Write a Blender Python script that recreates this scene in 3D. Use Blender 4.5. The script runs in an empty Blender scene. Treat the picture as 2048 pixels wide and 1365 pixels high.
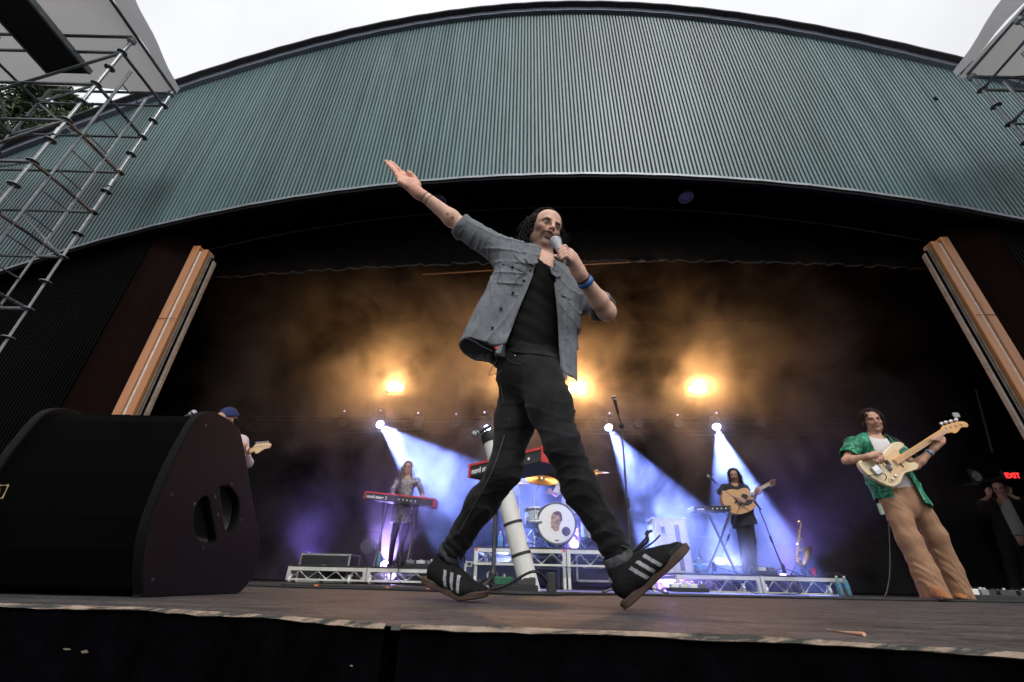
import bpy, math, random, numpy as np
from mathutils import Vector, Matrix
random.seed(7); rng = np.random.default_rng(7)
SC = bpy.context.scene
COL = SC.collection
# ------------------------------------------------------------------ camera
F_PX, TH, CAM_H, ROLL = 870.4, math.radians(29.03), .067, math.radians(1.3)
cam = bpy.data.cameras.new('camera'); cam.sensor_width = 36; cam.lens = F_PX/2048*36
cam.clip_start = .02; cam.clip_end = 500
CAM = bpy.data.objects.new('camera', cam); COL.objects.link(CAM); SC.camera = CAM
CAM.matrix_world = Matrix.Translation((0, 0, CAM_H)) @ Matrix.Rotation(math.pi/2+TH, 4, 'X') @ Matrix.Rotation(ROLL, 4, 'Z')
# ------------------------------------------------------------------ overcast sky + soft sun
SUN_EL, SUN_AZ = math.radians(47), math.radians(168)      # azimuth clockwise from +Y: behind the camera, a little right
W = bpy.data.worlds.new('World'); SC.world = W; W.use_nodes = True
nt = W.node_tree; bg = nt.nodes['Background']
sky = nt.nodes.new('ShaderNodeTexSky'); sky.sky_type = 'NISHITA'; sky.sun_disc = False
sky.sun_elevation = SUN_EL; sky.sun_rotation = SUN_AZ; sky.dust_density = 6; sky.air_density = 1.5
hs = nt.nodes.new('ShaderNodeHueSaturation'); hs.inputs['Saturation'].default_value = .10
nt.links.new(sky.outputs[0], hs.inputs['Color'])
tc = nt.nodes.new('ShaderNodeTexCoord'); nz = nt.nodes.new('ShaderNodeTexNoise')
nz.inputs['Scale'].default_value = 2.2; nz.inputs['Detail'].default_value = 5
cr = nt.nodes.new('ShaderNodeMapRange'); cr.inputs['To Min'].default_value = .86; cr.inputs['To Max'].default_value = 1.1
cr.inputs['From Min'].default_value = .3; cr.inputs['From Max'].default_value = .7
mx = nt.nodes.new('ShaderNodeMix'); mx.data_type = 'RGBA'; mx.inputs[0].default_value = .75
mx.inputs['B'].default_value = (10.9, 11.0, 11.3, 1)          # the cloud layer evens the sky out
ml = nt.nodes.new('ShaderNodeVectorMath'); ml.operation = 'SCALE'
nt.links.new(tc.outputs['Generated'], nz.inputs['Vector']); nt.links.new(nz.outputs[0], cr.inputs['Value'])
nt.links.new(hs.outputs[0], mx.inputs['A']); nt.links.new(mx.outputs['Result'], ml.inputs[0]); nt.links.new(cr.outputs[0], ml.inputs['Scale'])
nt.links.new(ml.outputs[0], bg.inputs['Color']); bg.inputs['Strength'].default_value = .11
sl = bpy.data.lights.new('sun', 'SUN'); sl.energy = 1.5; sl.angle = math.radians(14); sl.color = (1, .97, .93)
SUN = bpy.data.objects.new('sun', sl); COL.objects.link(SUN)
sd = Vector((math.sin(SUN_AZ)*math.cos(SUN_EL), math.cos(SUN_AZ)*math.cos(SUN_EL), math.sin(SUN_EL)))
SUN.rotation_euler = sd.to_track_quat('Z', 'Y').to_euler()
SC.view_settings.view_transform = 'Standard'; SC.view_settings.look = 'None'
SC.view_settings.exposure = 0.0; SC.view_settings.gamma = 1
cy = SC.cycles
cy.use_denoising = True
try: cy.denoiser = 'OPENIMAGEDENOISE'
except Exception: pass
cy.max_bounces = 5; cy.diffuse_bounces = 2; cy.glossy_bounces = 3; cy.transmission_bounces = 4; cy.volume_bounces = 0
cy.transparent_max_bounces = 8; cy.sample_clamp_indirect = 4; cy.caustics_reflective = False; cy.caustics_refractive = False
cy.volume_step_rate = 1.0; cy.volume_max_steps = 64
# ------------------------------------------------------------------ measuring: photo pixel (2048 px wide) + distance -> point in metres
ct, sn, cr_, sr_ = math.cos(TH), math.sin(TH), math.cos(ROLL), math.sin(ROLL)
def ray(px, py):
    a, b = px-1024, 682.5-py
    u, v = (a*cr_-b*sr_)/F_PX, (a*sr_+b*cr_)/F_PX
    return np.array([u, ct-v*sn, sn+v*ct])
def P(px, py, Y):
    d = ray(px, py); d = d/d[1]*Y; return np.array([d[0], d[1], d[2]+CAM_H])
YAW, X0 = math.radians(2.9), .4                              # the stage house is turned a little against the camera
SR = np.array([math.cos(YAW), -math.sin(YAW), 0.]); ST = np.array([math.sin(YAW), math.cos(YAW), 0.])
def S(s, t, z=0.): return np.array([X0, 0, 0])+s*SR+t*ST+np.array([0, 0, z])
def PT(px, py, t):
    d = ray(px, py); o = np.array([0, 0, CAM_H]); k = (t-(o-[X0, 0, 0])@ST)/(d@ST); return o+k*d
def sof(p): q = np.asarray(p)-[X0, 0, 0]; return q@SR, q@ST, p[2]
def PZ(px, py, z):
    d = ray(px, py); return np.array([0, 0, CAM_H])+d*((z-CAM_H)/d[2])
# ------------------------------------------------------------------ materials
MATS = {}
def M(name, col=(.5, .5, .5), rough=.6, metal=0, var=.18, scale=9, bump=0., bscale=60, spec=.5, vcol=False, emit=None, es=1., alpha=None, trans=0, stretch=None, sheen=0, coat=0, detail=4):
    if name in MATS: return MATS[name]
    m = bpy.data.materials.new(name); m.use_nodes = True; n = m.node_tree; b = n.nodes['Principled BSDF']
    b.inputs['Roughness'].default_value = rough; b.inputs['Metallic'].default_value = metal
    b.inputs['Specular IOR Level'].default_value = spec
    if sheen: b.inputs['Sheen Weight'].default_value = sheen
    if coat: b.inputs['Coat Weight'].default_value = coat; b.inputs['Coat Roughness'].default_value = .12
    if trans: b.inputs['Transmission Weight'].default_value = trans; b.inputs['IOR'].default_value = 1.33
    t = n.nodes.new('ShaderNodeTexCoord'); mp = n.nodes.new('ShaderNodeMapping'); n.links.new(t.outputs['Object'], mp.inputs[0])
    if stretch: mp.inputs['Scale'].default_value = stretch
    no = n.nodes.new('ShaderNodeTexNoise'); no.inputs['Scale'].default_value = scale; no.inputs['Detail'].default_value = detail; no.inputs['Roughness'].default_value = .62
    n.links.new(mp.outputs[0], no.inputs['Vector'])
    mr = n.nodes.new('ShaderNodeMapRange'); mr.inputs['From Min'].default_value = .3; mr.inputs['From Max'].default_value = .7
    mr.inputs['To Min'].default_value = 1-var; mr.inputs['To Max'].default_value = 1+var
    n.links.new(no.outputs[0], mr.inputs['Value'])
    sc = n.nodes.new('ShaderNodeVectorMath'); sc.operation = 'SCALE'; n.links.new(mr.outputs[0], sc.inputs['Scale'])
    if vcol:
        a = n.nodes.new('ShaderNodeVertexColor'); a.layer_name = 'Col'; n.links.new(a.outputs[0], sc.inputs[0])
    else: sc.inputs[0].default_value = col[:3]
    n.links.new(sc.outputs[0], b.inputs['Base Color'])
    if bump:
        n2 = n.nodes.new('ShaderNodeTexNoise'); n2.inputs['Scale'].default_value = bscale; n2.inputs['Detail'].default_value = 3
        n.links.new(mp.outputs[0], n2.inputs['Vector'])
        bp = n.nodes.new('ShaderNodeBump'); bp.inputs['Strength'].default_value = bump; bp.inputs['Distance'].default_value = .01
        n.links.new(n2.outputs[0], bp.inputs['Height']); n.links.new(bp.outputs[0], b.inputs['Normal'])
    if emit:
        b.inputs['Emission Color'].default_value = (*emit, 1); b.inputs['Emission Strength'].default_value = es
    if alpha is not None: b.inputs['Alpha'].default_value = alpha
    MATS[name] = m; return m
# ------------------------------------------------------------------ mesh helpers
ORG = {}
def V3(p): return np.asarray(p, float)
def frame(d, up=(0, 0, 1)):
    d = V3(d); d = d/np.linalg.norm(d); up = V3(up)
    if abs(d@up)/np.linalg.norm(up) > .98: up = np.array([0, 1., 0]) if abs(d[1]) < .9 else np.array([1., 0, 0])
    a = np.cross(d, up); a /= np.linalg.norm(a); b = np.cross(a, d); return a, b, d
class MB:
    def __init__(s): s.v = []; s.f = []
    def add(s, vs, fs):
        k = len(s.v); s.v += [tuple(map(float, p)) for p in vs]; s.f += [tuple(i+k for i in f) for f in fs]; return s
    def box(s, c, size, ax=None, bev=0):
        c = V3(c); X, Y, Z = ax if ax is not None else np.eye(3); X, Y, Z = V3(X), V3(Y), V3(Z)
        a, b, d = np.array(size)/2.
        if bev:
            e = min(bev, a*.9, b*.9, d*.9); vs = []; 
            for sx in (-1, 1):
                for sy in (-1, 1):
                    for sz in (-1, 1):
                        vs.append(c+X*sx*(a-e)+Y*sy*(b-e)+Z*sz*d); vs.append(c+X*sx*(a-e)+Y*sy*b+Z*sz*(d-e)); vs.append(c+X*sx*a+Y*sy*(b-e)+Z*sz*(d-e))
            import bmesh
            bm = bmesh.new(); [bm.verts.new(p) for p in vs]; r = bmesh.ops.convex_hull(bm, input=bm.verts); bm.verts.ensure_lookup_table()
            bmesh.ops.recalc_face_normals(bm, faces=bm.faces); bm.verts.index_update()
            s.add([p.co for p in bm.verts], [[q.index for q in f.verts] for f in bm.faces]); bm.free(); return s
        vs = [c+X*sx*a+Y*sy*b+Z*sz*d for sx in (-1, 1) for sy in (-1, 1) for sz in (-1, 1)]
        return s.add(vs, [(0, 1, 3, 2), (4, 6, 7, 5), (0, 4, 5, 1), (2, 3, 7, 6), (0, 2, 6, 4), (1, 5, 7, 3)])
    def bar(s, p0, p1, w, h, up=(0, 0, 1)):
        p0, p1 = V3(p0), V3(p1); a, b, d = frame(p1-p0, up); return s.box((p0+p1)/2, (w, h, np.linalg.norm(p1-p0)), (a, b, d))
    def tube(s, pts, r, n=8, cap=True):
        pts = [V3(p) for p in pts]; rs = r if hasattr(r, '__len__') else [r]*len(pts); vs = []; fs = []
        a = b = None
        for i, p in enumerate(pts):
            d = pts[min(i+1, len(pts)-1)]-pts[max(i-1, 0)]; L = np.linalg.norm(d); d = d/(L if L > 1e-9 else 1)
            if a is None: a, b, _ = frame(d)
            else:
                a = a-d*(a@d); a /= max(np.linalg.norm(a), 1e-9); b = np.cross(d, a)
            for k in range(n):
                q = 2*math.pi*k/n; vs.append(p+rs[i]*(a*math.cos(q)+b*math.sin(q)))
        for i in range(len(pts)-1):
            for k in range(n): fs.append((i*n+k, i*n+(k+1) % n, (i+1)*n+(k+1) % n, (i+1)*n+k))
        if cap: fs.append(tuple(range(n))[::-1]); fs.append(tuple((len(pts)-1)*n+k for k in range(n)))
        return s.add(vs, fs)
    def lathe(s, o, d, prof, n=20, cap=True):           # prof: (radius, distance along d)
        o, d = V3(o), V3(d); d = d/np.linalg.norm(d); a, b, _ = frame(d); vs = []; fs = []
        for r, h in prof:
            for k in range(n): q = 2*math.pi*k/n; vs.append(o+d*h+max(r, 1e-5)*(a*math.cos(q)+b*math.sin(q)))
        for i in range(len(prof)-1):
            for k in range(n): fs.append((i*n+k, i*n+(k+1) % n, (i+1)*n+(k+1) % n, (i+1)*n+k))
        if cap: fs.append(tuple(range(n))[::-1]); fs.append(tuple((len(prof)-1)*n+k for k in range(n)))
        return s.add(vs, fs)
    def prism(s, o, X, Y, Z, poly, th, bev=0):            # poly in the X,Y plane through o, thickness th along Z (centred)
        o, X, Y, Z = V3(o), V3(X), V3(Y), V3(Z); n = len(poly); vs = []; fs = []
        c = np.mean(np.array(poly), 0)
        def ring(z, e):
            for x, y in poly:
                q = np.array([x, y])-c; L = np.linalg.norm(q); q = c+q*(1-e/max(L, 1e-6)); vs.append(o+X*q[0]+Y*q[1]+Z*z)
        if bev: ring(-th/2, bev); ring(-th/2+bev, 0); ring(th/2-bev, 0); ring(th/2, bev)
        else: ring(-th/2, 0); ring(th/2, 0)
        m = 4 if bev else 2
        for i in range(m-1):
            for k in range(n): fs.append((i*n+k, i*n+(k+1) % n, (i+1)*n+(k+1) % n, (i+1)*n+k))
        fs.append(tuple(range(n))[::-1]); fs.append(tuple((m-1)*n+k for k in range(n)))
        return s.add(vs, fs)
    def grid(s, f, nu, nv):
        vs = [f(i/nu, j/nv) for j in range(nv+1) for i in range(nu+1)]
        return s.add(vs, [(j*(nu+1)+i, j*(nu+1)+i+1, (j+1)*(nu+1)+i+1, (j+1)*(nu+1)+i) for j in range(nv) for i in range(nu)])
    def ball(s, c, r, n=10, m=7):
        c = V3(c); r = np.array(r)*np.ones(3)
        return s.add([c+r*[math.sin(math.pi*j/m)*math.cos(2*math.pi*i/n), math.sin(math.pi*j/m)*math.sin(2*math.pi*i/n), math.cos(math.pi*j/m)] for j in range(m+1) for i in range(n)],
                     [(j*n+i, (j+1)*n+i, (j+1)*n+(i+1) % n, j*n+(i+1) % n) for j in range(m) for i in range(n)])
def tag(o, label=None, cat=None, group=None, kind=None):
    if label: o['label'] = label
    if cat: o['category'] = cat
    if group: o['group'] = group
    if kind: o['kind'] = kind
    return o
def mesh_obj(name, vs, fs, mat, parent=None, smooth=False, cols=None):
    vs = np.asarray(vs, np.float64)
    if parent is not None: org = ORG[parent]
    else:
        lo, hi = vs.min(0), vs.max(0); org = np.array([(lo[0]+hi[0])/2, (lo[1]+hi[1])/2, lo[2]])
    me = bpy.data.meshes.new(name)
    if isinstance(fs, np.ndarray):
        n = len(fs); me.vertices.add(len(vs)); me.vertices.foreach_set('co', (vs-org).astype(np.float32).ravel())
        me.loops.add(n*4); me.loops.foreach_set('vertex_index', fs.astype(np.int32).ravel())
        me.polygons.add(n); me.polygons.foreach_set('loop_start', np.arange(n, dtype=np.int32)*4)
        me.update(calc_edges=True)
    else: me.from_pydata((vs-org).tolist(), [], fs)
    if cols is not None:
        ca = me.color_attributes.new('Col', 'FLOAT_COLOR', 'POINT')
        ca.data.foreach_set('color', np.concatenate([cols, np.ones((len(cols), 1))], 1).astype(np.float32).ravel())
    me.materials.append(mat)
    if smooth: me.polygons.foreach_set('use_smooth', [True]*len(me.polygons))
    me.update()
    o = bpy.data.objects.new(name, me); COL.objects.link(o); ORG[o] = org
    if parent is not None: o.parent = parent
    else: o.location = org
    return o
def ob(name, mb, mat, parent=None, smooth=False): return mesh_obj(name, mb.v, mb.f, mat, parent, smooth)
def auto_smooth(o, ang=40):
    me = o.data; me.polygons.foreach_set('use_smooth', [True]*len(me.polygons))
    me.set_sharp_from_angle(angle=math.radians(ang)); return o
def thing(name, label, cat, loc, group=None):
    o = bpy.data.objects.new(name, None); COL.objects.link(o); o.location = tuple(loc); ORG[o] = V3(loc); o.empty_display_size = .1
    return tag(o, label, cat, group)
def structure(o): o['kind'] = 'structure'; return o
def text(name, body, mat, o, X, Y, h, parent, depth=.001, bold=0):
    """flat lettering: left bottom corner o, reading along X, up along Y, letter height h"""
    cu = bpy.data.curves.new(name, 'FONT'); cu.body = body; cu.size = h/.7; cu.extrude = depth; cu.offset = bold
    tmp = bpy.data.objects.new('tmp', cu); COL.objects.link(tmp); dg = bpy.context.evaluated_depsgraph_get()
    me = bpy.data.meshes.new_from_object(tmp.evaluated_get(dg)); vs = [V3(v.co) for v in me.vertices]; fs = [tuple(p.vertices) for p in me.polygons]
    bpy.data.objects.remove(tmp); bpy.data.curves.remove(cu); bpy.data.meshes.remove(me)
    X, Y = V3(X), V3(Y); X /= np.linalg.norm(X); Y /= np.linalg.norm(Y); Z = np.cross(X, Y)
    mb = MB(); mb.v = [tuple(V3(o)+X*p[0]+Y*p[1]+Z*p[2]) for p in vs]; mb.f = fs
    return ob(name, mb, mat, parent)
def spot(name, loc, aim, energy, col, angle, blend=.3, r=.05, parent=None):
    l = bpy.data.lights.new(name, 'SPOT'); l.energy = energy; l.color = col; l.spot_size = math.radians(angle); l.spot_blend = blend; l.shadow_soft_size = r
    o = bpy.data.objects.new(name, l); COL.objects.link(o); d = Vector(V3(aim)-V3(loc))
    o.rotation_euler = d.to_track_quat('-Z', 'Y').to_euler(); o.location = tuple(V3(loc)-(ORG[parent] if parent else 0))
    if parent: o.parent = parent
    return o
# ================================================================== SETTING
m_floor = M('worn_stage_floor', (.05, .0455, .047), rough=.6, spec=.3, var=.65, scale=4.5, bump=.5, bscale=45, detail=9, stretch=(1, 2.2, 1))
m_black = M('black_paint', (.004, .004, .005), spec=.1, rough=.75, var=.3)
m_front = M('black_stage_front', (.0018, .0018, .0024), spec=.0, rough=.5, var=.6, scale=14, bump=.4, bscale=25, detail=8)
# stage front edge, from the far left of the photo to the far right and on past the frame
EDGE = [(-9, 1.75), (-5, 1.62), (-2.5, 1.42), (-1.6, 1.27)]+[tuple(PZ(x, y, 0)[:2]) for x, y in ((0, 1210), (280, 1218), (560, 1235), (800, 1254), (1024, 1259), (1500, 1276), (1800, 1295), (2048, 1311))]+[(1.0, .64), (1.6, .54), (2.6, .48), (4.5, .5), (9.5, .7)]
def resample(poly, step):
    out = []
    for a, b in zip(poly, poly[1:]):
        n = max(1, int(math.dist(a, b)/step)); out += [(a[0]+(b[0]-a[0])*k/n, a[1]+(b[1]-a[1])*k/n) for k in range(n)]
    return out+[poly[-1]]
E2 = resample(EDGE, .03)
_n = m_floor.node_tree; _b = _n.nodes['Principled BSDF']; _tc = _n.nodes.new('ShaderNodeTexCoord'); _nz = _n.nodes.new('ShaderNodeTexNoise'); _nz.inputs['Scale'].default_value = 38; _nz.inputs['Detail'].default_value = 6; _nz.inputs['Roughness'].default_value = .75; _n.links.new(_tc.outputs['Object'], _nz.inputs['Vector'])
_mr = _n.nodes.new('ShaderNodeMapRange'); _mr.inputs['From Min'].default_value = .35; _mr.inputs['From Max'].default_value = .7; _mr.inputs['To Min'].default_value = .45; _mr.inputs['To Max'].default_value = 1.9; _n.links.new(_nz.outputs[0], _mr.inputs['Value'])
_vm = _n.nodes.new('ShaderNodeVectorMath'); _vm.operation = 'SCALE'; _n.links.new(_b.inputs['Base Color'].links[0].from_socket, _vm.inputs[0]); _n.links.new(_mr.outputs[0], _vm.inputs['Scale']); _n.links.new(_vm.outputs[0], _b.inputs['Base Color'])
mb = MB(); back = [(9.5, 11.2), (-9, 11.2)]
pl = [(x, y+.012) for x, y in E2]+back
mb.add([(x, y, 0) for x, y in pl]+[(x, y, -.03) for x, y in pl], [tuple(range(len(pl)))])
STAGE = structure(ob('stage_floor', mb, m_floor))
tag(STAGE, 'worn grey painted stage floor')
# broken nosing: pale bare timber where the paint has chipped away
def nose(lo, hi, name, off):
    pts = [p for p in E2 if lo <= p[0] <= hi]; mb = MB(); vs = []; n = len(pts)
    for i, (x, y) in enumerate(pts):
        w = .004*math.sin(x*23+off)+.003*math.sin(x*71+1)+.005*random.uniform(-1, 1)*(random.random() < .5); d = .007+.0035*math.sin(x*17+off)+.0025*random.uniform(-1, 1)
        vs += [(x, y+.012+w, .0012), (x, y+.010, .002+.001*random.random()), (x, y-.002+w*.25, -.003), (x, y-.003+w*.2, -d*.5), (x, y+.01, -d*.5-.003)]
    mb.add(vs, [(i*5+k, i*5+k+1, i*5+5+k+1, i*5+5+k) for i in range(n-1) for k in range(4)])
    return ob(name, mb, m_nose, STAGE)
m_nose = M('chipped_edge_timber', (.25, .185, .14), rough=.8, var=.35, scale=30, bump=.5, bscale=80)
n = m_nose.node_tree; b_ = n.nodes['Principled BSDF']; t_ = n.nodes.new('ShaderNodeTexCoord')
mpz = n.nodes.new('ShaderNodeMapping'); mpz.inputs['Scale'].default_value = (.6, 4, 4); n.links.new(t_.outputs['Object'], mpz.inputs[0])
nn = n.nodes.new('ShaderNodeTexNoise'); nn.inputs['Scale'].default_value = 9; nn.inputs['Detail'].default_value = 8; nn.inputs['Roughness'].default_value = .7; n.links.new(mpz.outputs[0], nn.inputs['Vector'])
rp = n.nodes.new('ShaderNodeMapRange'); rp.inputs['From Min'].default_value = .46; rp.inputs['From Max'].default_value = .56; n.links.new(nn.outputs[0], rp.inputs['Value'])
mxx = n.nodes.new('ShaderNodeMix'); mxx.data_type = 'RGBA'; mxx.inputs['B'].default_value = (.028, .03, .026, 1)
old = b_.inputs['Base Color'].links[0].from_socket; n.links.new(old, mxx.inputs['A']); n.links.new(rp.outputs[0], mxx.inputs['Factor']); n.links.new(mxx.outputs['Result'], b_.inputs['Base Color'])
nose(-9, -.192, 'edge_nosing', 0); nose(-.182, 2.6, 'edge_nosing', 2); nose(2.6, 9.5, 'edge_nosing', 4)
def fpanel(x0, x1, m):
    pts = [p for p in E2 if x0 <= p[0] <= x1]; mb = MB(); vs = []
    for x, y in pts: vs += [(x, y+.005, -.0045), (x, y+.004, -.3), (x, y+.004, -1.3), (x, y+.05, -1.3), (x, y+.05, -.0045)]
    mb.add(vs, [(i*5+k, i*5+(k+1) % 5, i*5+5+(k+1) % 5, i*5+5+k) for i in range(len(pts)-1) for k in range(5)])
    return ob('front_panel', mb, m, STAGE)
for a, b in ((-9, -5), (-4.99, -2.5), (-2.49, -.19), (-.18, 2.6), (2.62, 5), (5.02, 9.5)): fpanel(a, b, m_front)
ob('added_seam_backing', MB().box((-.185, .965, -.665), (.12, .02, 1.3)), m_front, STAGE)  # added black board, keeps light under the stage from showing through the seam
# scuffs and chips on the front boards
m_chip = M('bare_wood_chip', (.16, .125, .1), rough=.85, var=.4, scale=60)
for px, py, w, h in ((170, 1304, .011, .004), (135, 1299, .012, .0025), (706, 1332, .006, .002)):
    d = ray(px, py); e0 = min(E2, key=lambda q: abs(q[0]/max(q[1], .1)-d[0]/d[1]) if q[1] > 0 else 9)
    c = P(px, py, e0[1]+.0025)
    poly = [(w*math.cos(q)*random.uniform(.5, 1), h*math.sin(q)*random.uniform(.5, 1)) for q in np.linspace(0, 2*math.pi, 11)[:-1]]
    ob('paint_chip', MB().prism(c, (1, -.2, 0), (0, 0, 1), (0, -1, 0), poly, .002), m_chip, STAGE)
# ground in front of the stage, out to the horizon
m_ground = M('gravel_ground', (.04, .038, .034), rough=.9, var=.3, scale=2, bump=.4, bscale=30)
structure(tag(ob('ground', MB().add([(-200, -200, -1.3), (200, -200, -1.3), (200, 200, -1.3), (-200, 200, -1.3)], [(0, 1, 2, 3)]), m_ground), 'gravel ground in front of the stage'))

# ------------------------------------------------------------------ band shell
def zlo(s): return 6.03-.0222*s*s-.00006*s**4
def zup(s): return 11.3-.0478*s*s+.00004*s**4
m_green = M('green_corrugated_metal', (.088, .146, .152), rough=.42, var=.26, scale=1.3, spec=.5, stretch=(4, 1, .35), bump=.12, bscale=12)
m_flash = M('grey_metal_flashing', (.2, .22, .25), rough=.45, metal=.3, var=.25)
m_shing = M('dark_roof_shingle', (.055, .05, .06), rough=.9, var=.4, scale=20)
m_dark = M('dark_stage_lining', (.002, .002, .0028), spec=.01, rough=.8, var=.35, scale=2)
SHELL = thing('band_shell', 'green corrugated metal band shell arching over the whole stage', 'band shell', S(0, 5, 0))
PITCH = .067
_n = m_green.node_tree; _b = _n.nodes['Principled BSDF']; _oi = _n.nodes.new('ShaderNodeObjectInfo'); _mr = _n.nodes.new('ShaderNodeMapRange'); _mr.inputs['To Min'].default_value = .86; _mr.inputs['To Max'].default_value = 1.1
_n.links.new(_oi.outputs['Random'], _mr.inputs['Value']); _vm = _n.nodes.new('ShaderNodeVectorMath'); _vm.operation = 'SCALE'; _n.links.new(_b.inputs['Base Color'].links[0].from_socket, _vm.inputs[0]); _n.links.new(_mr.outputs[0], _vm.inputs['Scale']); _n.links.new(_vm.outputs[0], _b.inputs['Base Color'])
def corr(name, s0, s1, t, zl, zu, mat, parent, pitch=PITCH, dep=.026):
    mb = MB(); prof = []; k = 0
    n = int(round((s1-s0)/pitch))
    for i in range(n):
        b = s0+i*pitch
        prof += [(b, 0), (b+pitch*.50, 0), (b+pitch*.62, dep), (b+pitch*.74, dep*.55), (b+pitch*.88, dep)]
    prof.append((s0+n*pitch, 0))
    vs = []
    for s, d in prof: vs += [S(s, t+d, zl(s)), S(s, t+d, zu(s))]
    mb.add(vs, [(2*i, 2*i+2, 2*i+3, 2*i+1) for i in range(len(prof)-1)])
    return ob(name, mb, mat, parent)
W_SH = PITCH*12
k = 0; s = -10.9
while s < 10.4:
    corr('cladding_sheet', s, s+W_SH-.0005, 5+.003*(k % 2), lambda q: zlo(q)+.02, lambda q: zup(q)-.02, m_green, SHELL); s += W_SH; k += 1
def arcbar(name, zf, t0, t1, h, dz, mat, s0=-11, s1=10.4, n=90, parent=SHELL):
    mb = MB(); vs = []
    for i in range(n+1):
        q = s0+(s1-s0)*i/n; z = zf(q)+dz; j = .004*math.sin(q*9)
        vs += [S(q, t0+j, z), S(q, t1, z), S(q, t1, z+h), S(q, t0+j, z+h)]
    mb.add(vs, [(i*4+k, i*4+(k+1) % 4, i*4+4+(k+1) % 4, i*4+4+k) for i in range(n) for k in range(4)]); return ob(name, mb, mat, parent)
arcbar('roof_fascia', zup, 4.93, 5.05, .13, -.0, M('blue_grey_fascia', (.17, .19, .24), rough=.45, var=.15))
arcbar('shingle_edge', zup, 4.83, 5.2, .045, .135, m_shing)
ob('cladding_hole', MB().box(PT(1872, 197, 4.99), (.05, .02, .07), (SR, ST, (0, 0, 1))), m_black, SHELL)
arcbar('drip_flashing', zlo, 4.965, 5.06, .045, -.03, m_flash)
arcbar('lower_trim', zlo, 4.985, 5.06, .05, -.085, m_black)
# roof vault behind the facade, closing the house
mb = MB(); n = 60
def rv(u, v): q = -11+21.4*u; return S(q, 5.2+5.6*v, zup(q)+.13)
mb.grid(rv, n, 2); ob('roof_vault', mb, m_shing, SHELL)
# soffit with two round downlights
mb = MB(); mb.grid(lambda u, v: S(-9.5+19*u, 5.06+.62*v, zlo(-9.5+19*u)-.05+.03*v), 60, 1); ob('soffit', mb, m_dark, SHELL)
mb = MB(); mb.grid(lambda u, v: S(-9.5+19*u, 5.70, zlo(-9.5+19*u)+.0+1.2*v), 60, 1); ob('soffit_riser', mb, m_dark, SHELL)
ob('soffit_batten', MB().grid(lambda u, v: S(-7+14*u, 5.67, zlo(-7+14*u)-.075+.03*v), 40, 1), M('dull_trim', (.07, .06, .06), var=.3), SHELL)
m_dl = M('frosted_downlight', (.08, .08, .075), rough=.35, var=.4, scale=40)
for px, py in ((880, 390), (1370, 387)):
    c = PT(px, py, 5.38); s_, t_, _ = sof(c); c = S(s_, 5.38, zlo(s_)-.045)
    d = ob('downlight', MB().lathe(c, (0, 0, -1), [(.0, 0), (.105, 0), (.105, .02), (.085, .024), (.08, .012), (0, .012)], 28), m_dl, SHELL)
    ob('downlight_rim', MB().lathe(c, (0, 0, -1), [(.105, .0), (.125, .0), (.12, .028), (.105, .026)], 28, cap=False), m_flash, SHELL)
# house lining: ceiling, back wall, wings
LIN = thing('stage_house', 'dark stage house interior behind the proscenium', 'stage house', S(0, 10.6, 0))
structure(LIN)
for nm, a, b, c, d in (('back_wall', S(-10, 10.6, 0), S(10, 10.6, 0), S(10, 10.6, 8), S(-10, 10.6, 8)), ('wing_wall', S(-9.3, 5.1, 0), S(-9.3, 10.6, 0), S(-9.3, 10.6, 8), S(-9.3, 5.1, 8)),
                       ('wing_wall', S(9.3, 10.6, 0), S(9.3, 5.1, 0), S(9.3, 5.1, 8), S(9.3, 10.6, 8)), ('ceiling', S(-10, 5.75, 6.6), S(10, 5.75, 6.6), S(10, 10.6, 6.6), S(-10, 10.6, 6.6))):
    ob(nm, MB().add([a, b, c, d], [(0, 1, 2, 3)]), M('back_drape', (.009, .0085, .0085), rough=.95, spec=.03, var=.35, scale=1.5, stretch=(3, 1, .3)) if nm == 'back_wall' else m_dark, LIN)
# pleated backdrop drape in front of the back wall
mb = MB(); mb.grid(lambda u, v: S(-8.6+17.2*u, 10.4+.02*math.sin(u*150)+.01*math.sin(u*57), .05+5.9*v), 520, 1)
DRAPE = tag(ob('backdrop_drape', mb, M('back_drape'), None, True), 'dark pleated drape hanging across the back of the stage', 'drape')
# border valance with a ruffled hem
mb = MB()
def val(u, v):
    q = -6.6+13.2*u; hem = 5.08-.012*(q-.5)**2*.6+.012*math.sin(q*7)+.008*math.sin(q*17+1)
    return S(q, 6.1+.018*math.sin(q*19)*(1-v*.6)+.01*math.sin(q*43), hem+(6.4-hem)*v)
mb.grid(val, 240, 4); VAL = ob('border_valance', mb, M('black_velvet', (.005, .0045, .0045), rough=.95, var=.3, spec=.1), None, True)
tag(VAL, 'black border valance with a ruffled hem above the stage opening', 'curtain')
mb = MB(); mb.grid(lambda u, v: val(u, 0)+np.array([0, -.012, -.012+.035*v+.012*math.sin(u*400)]), 300, 1); ob('hem_band', mb, M('dusty_hem', (.03, .026, .022), rough=.9, var=.4, scale=12), VAL)
a, b = PT(845, 549, 7.2), PT(1440, 514, 7.2)
tag(ob('lighting_batten', MB().tube([a, b], .018, 8), M('pale_pipe', (.3, .24, .18), rough=.5)), 'pale pipe batten slung just below the valance', 'pipe')

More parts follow.
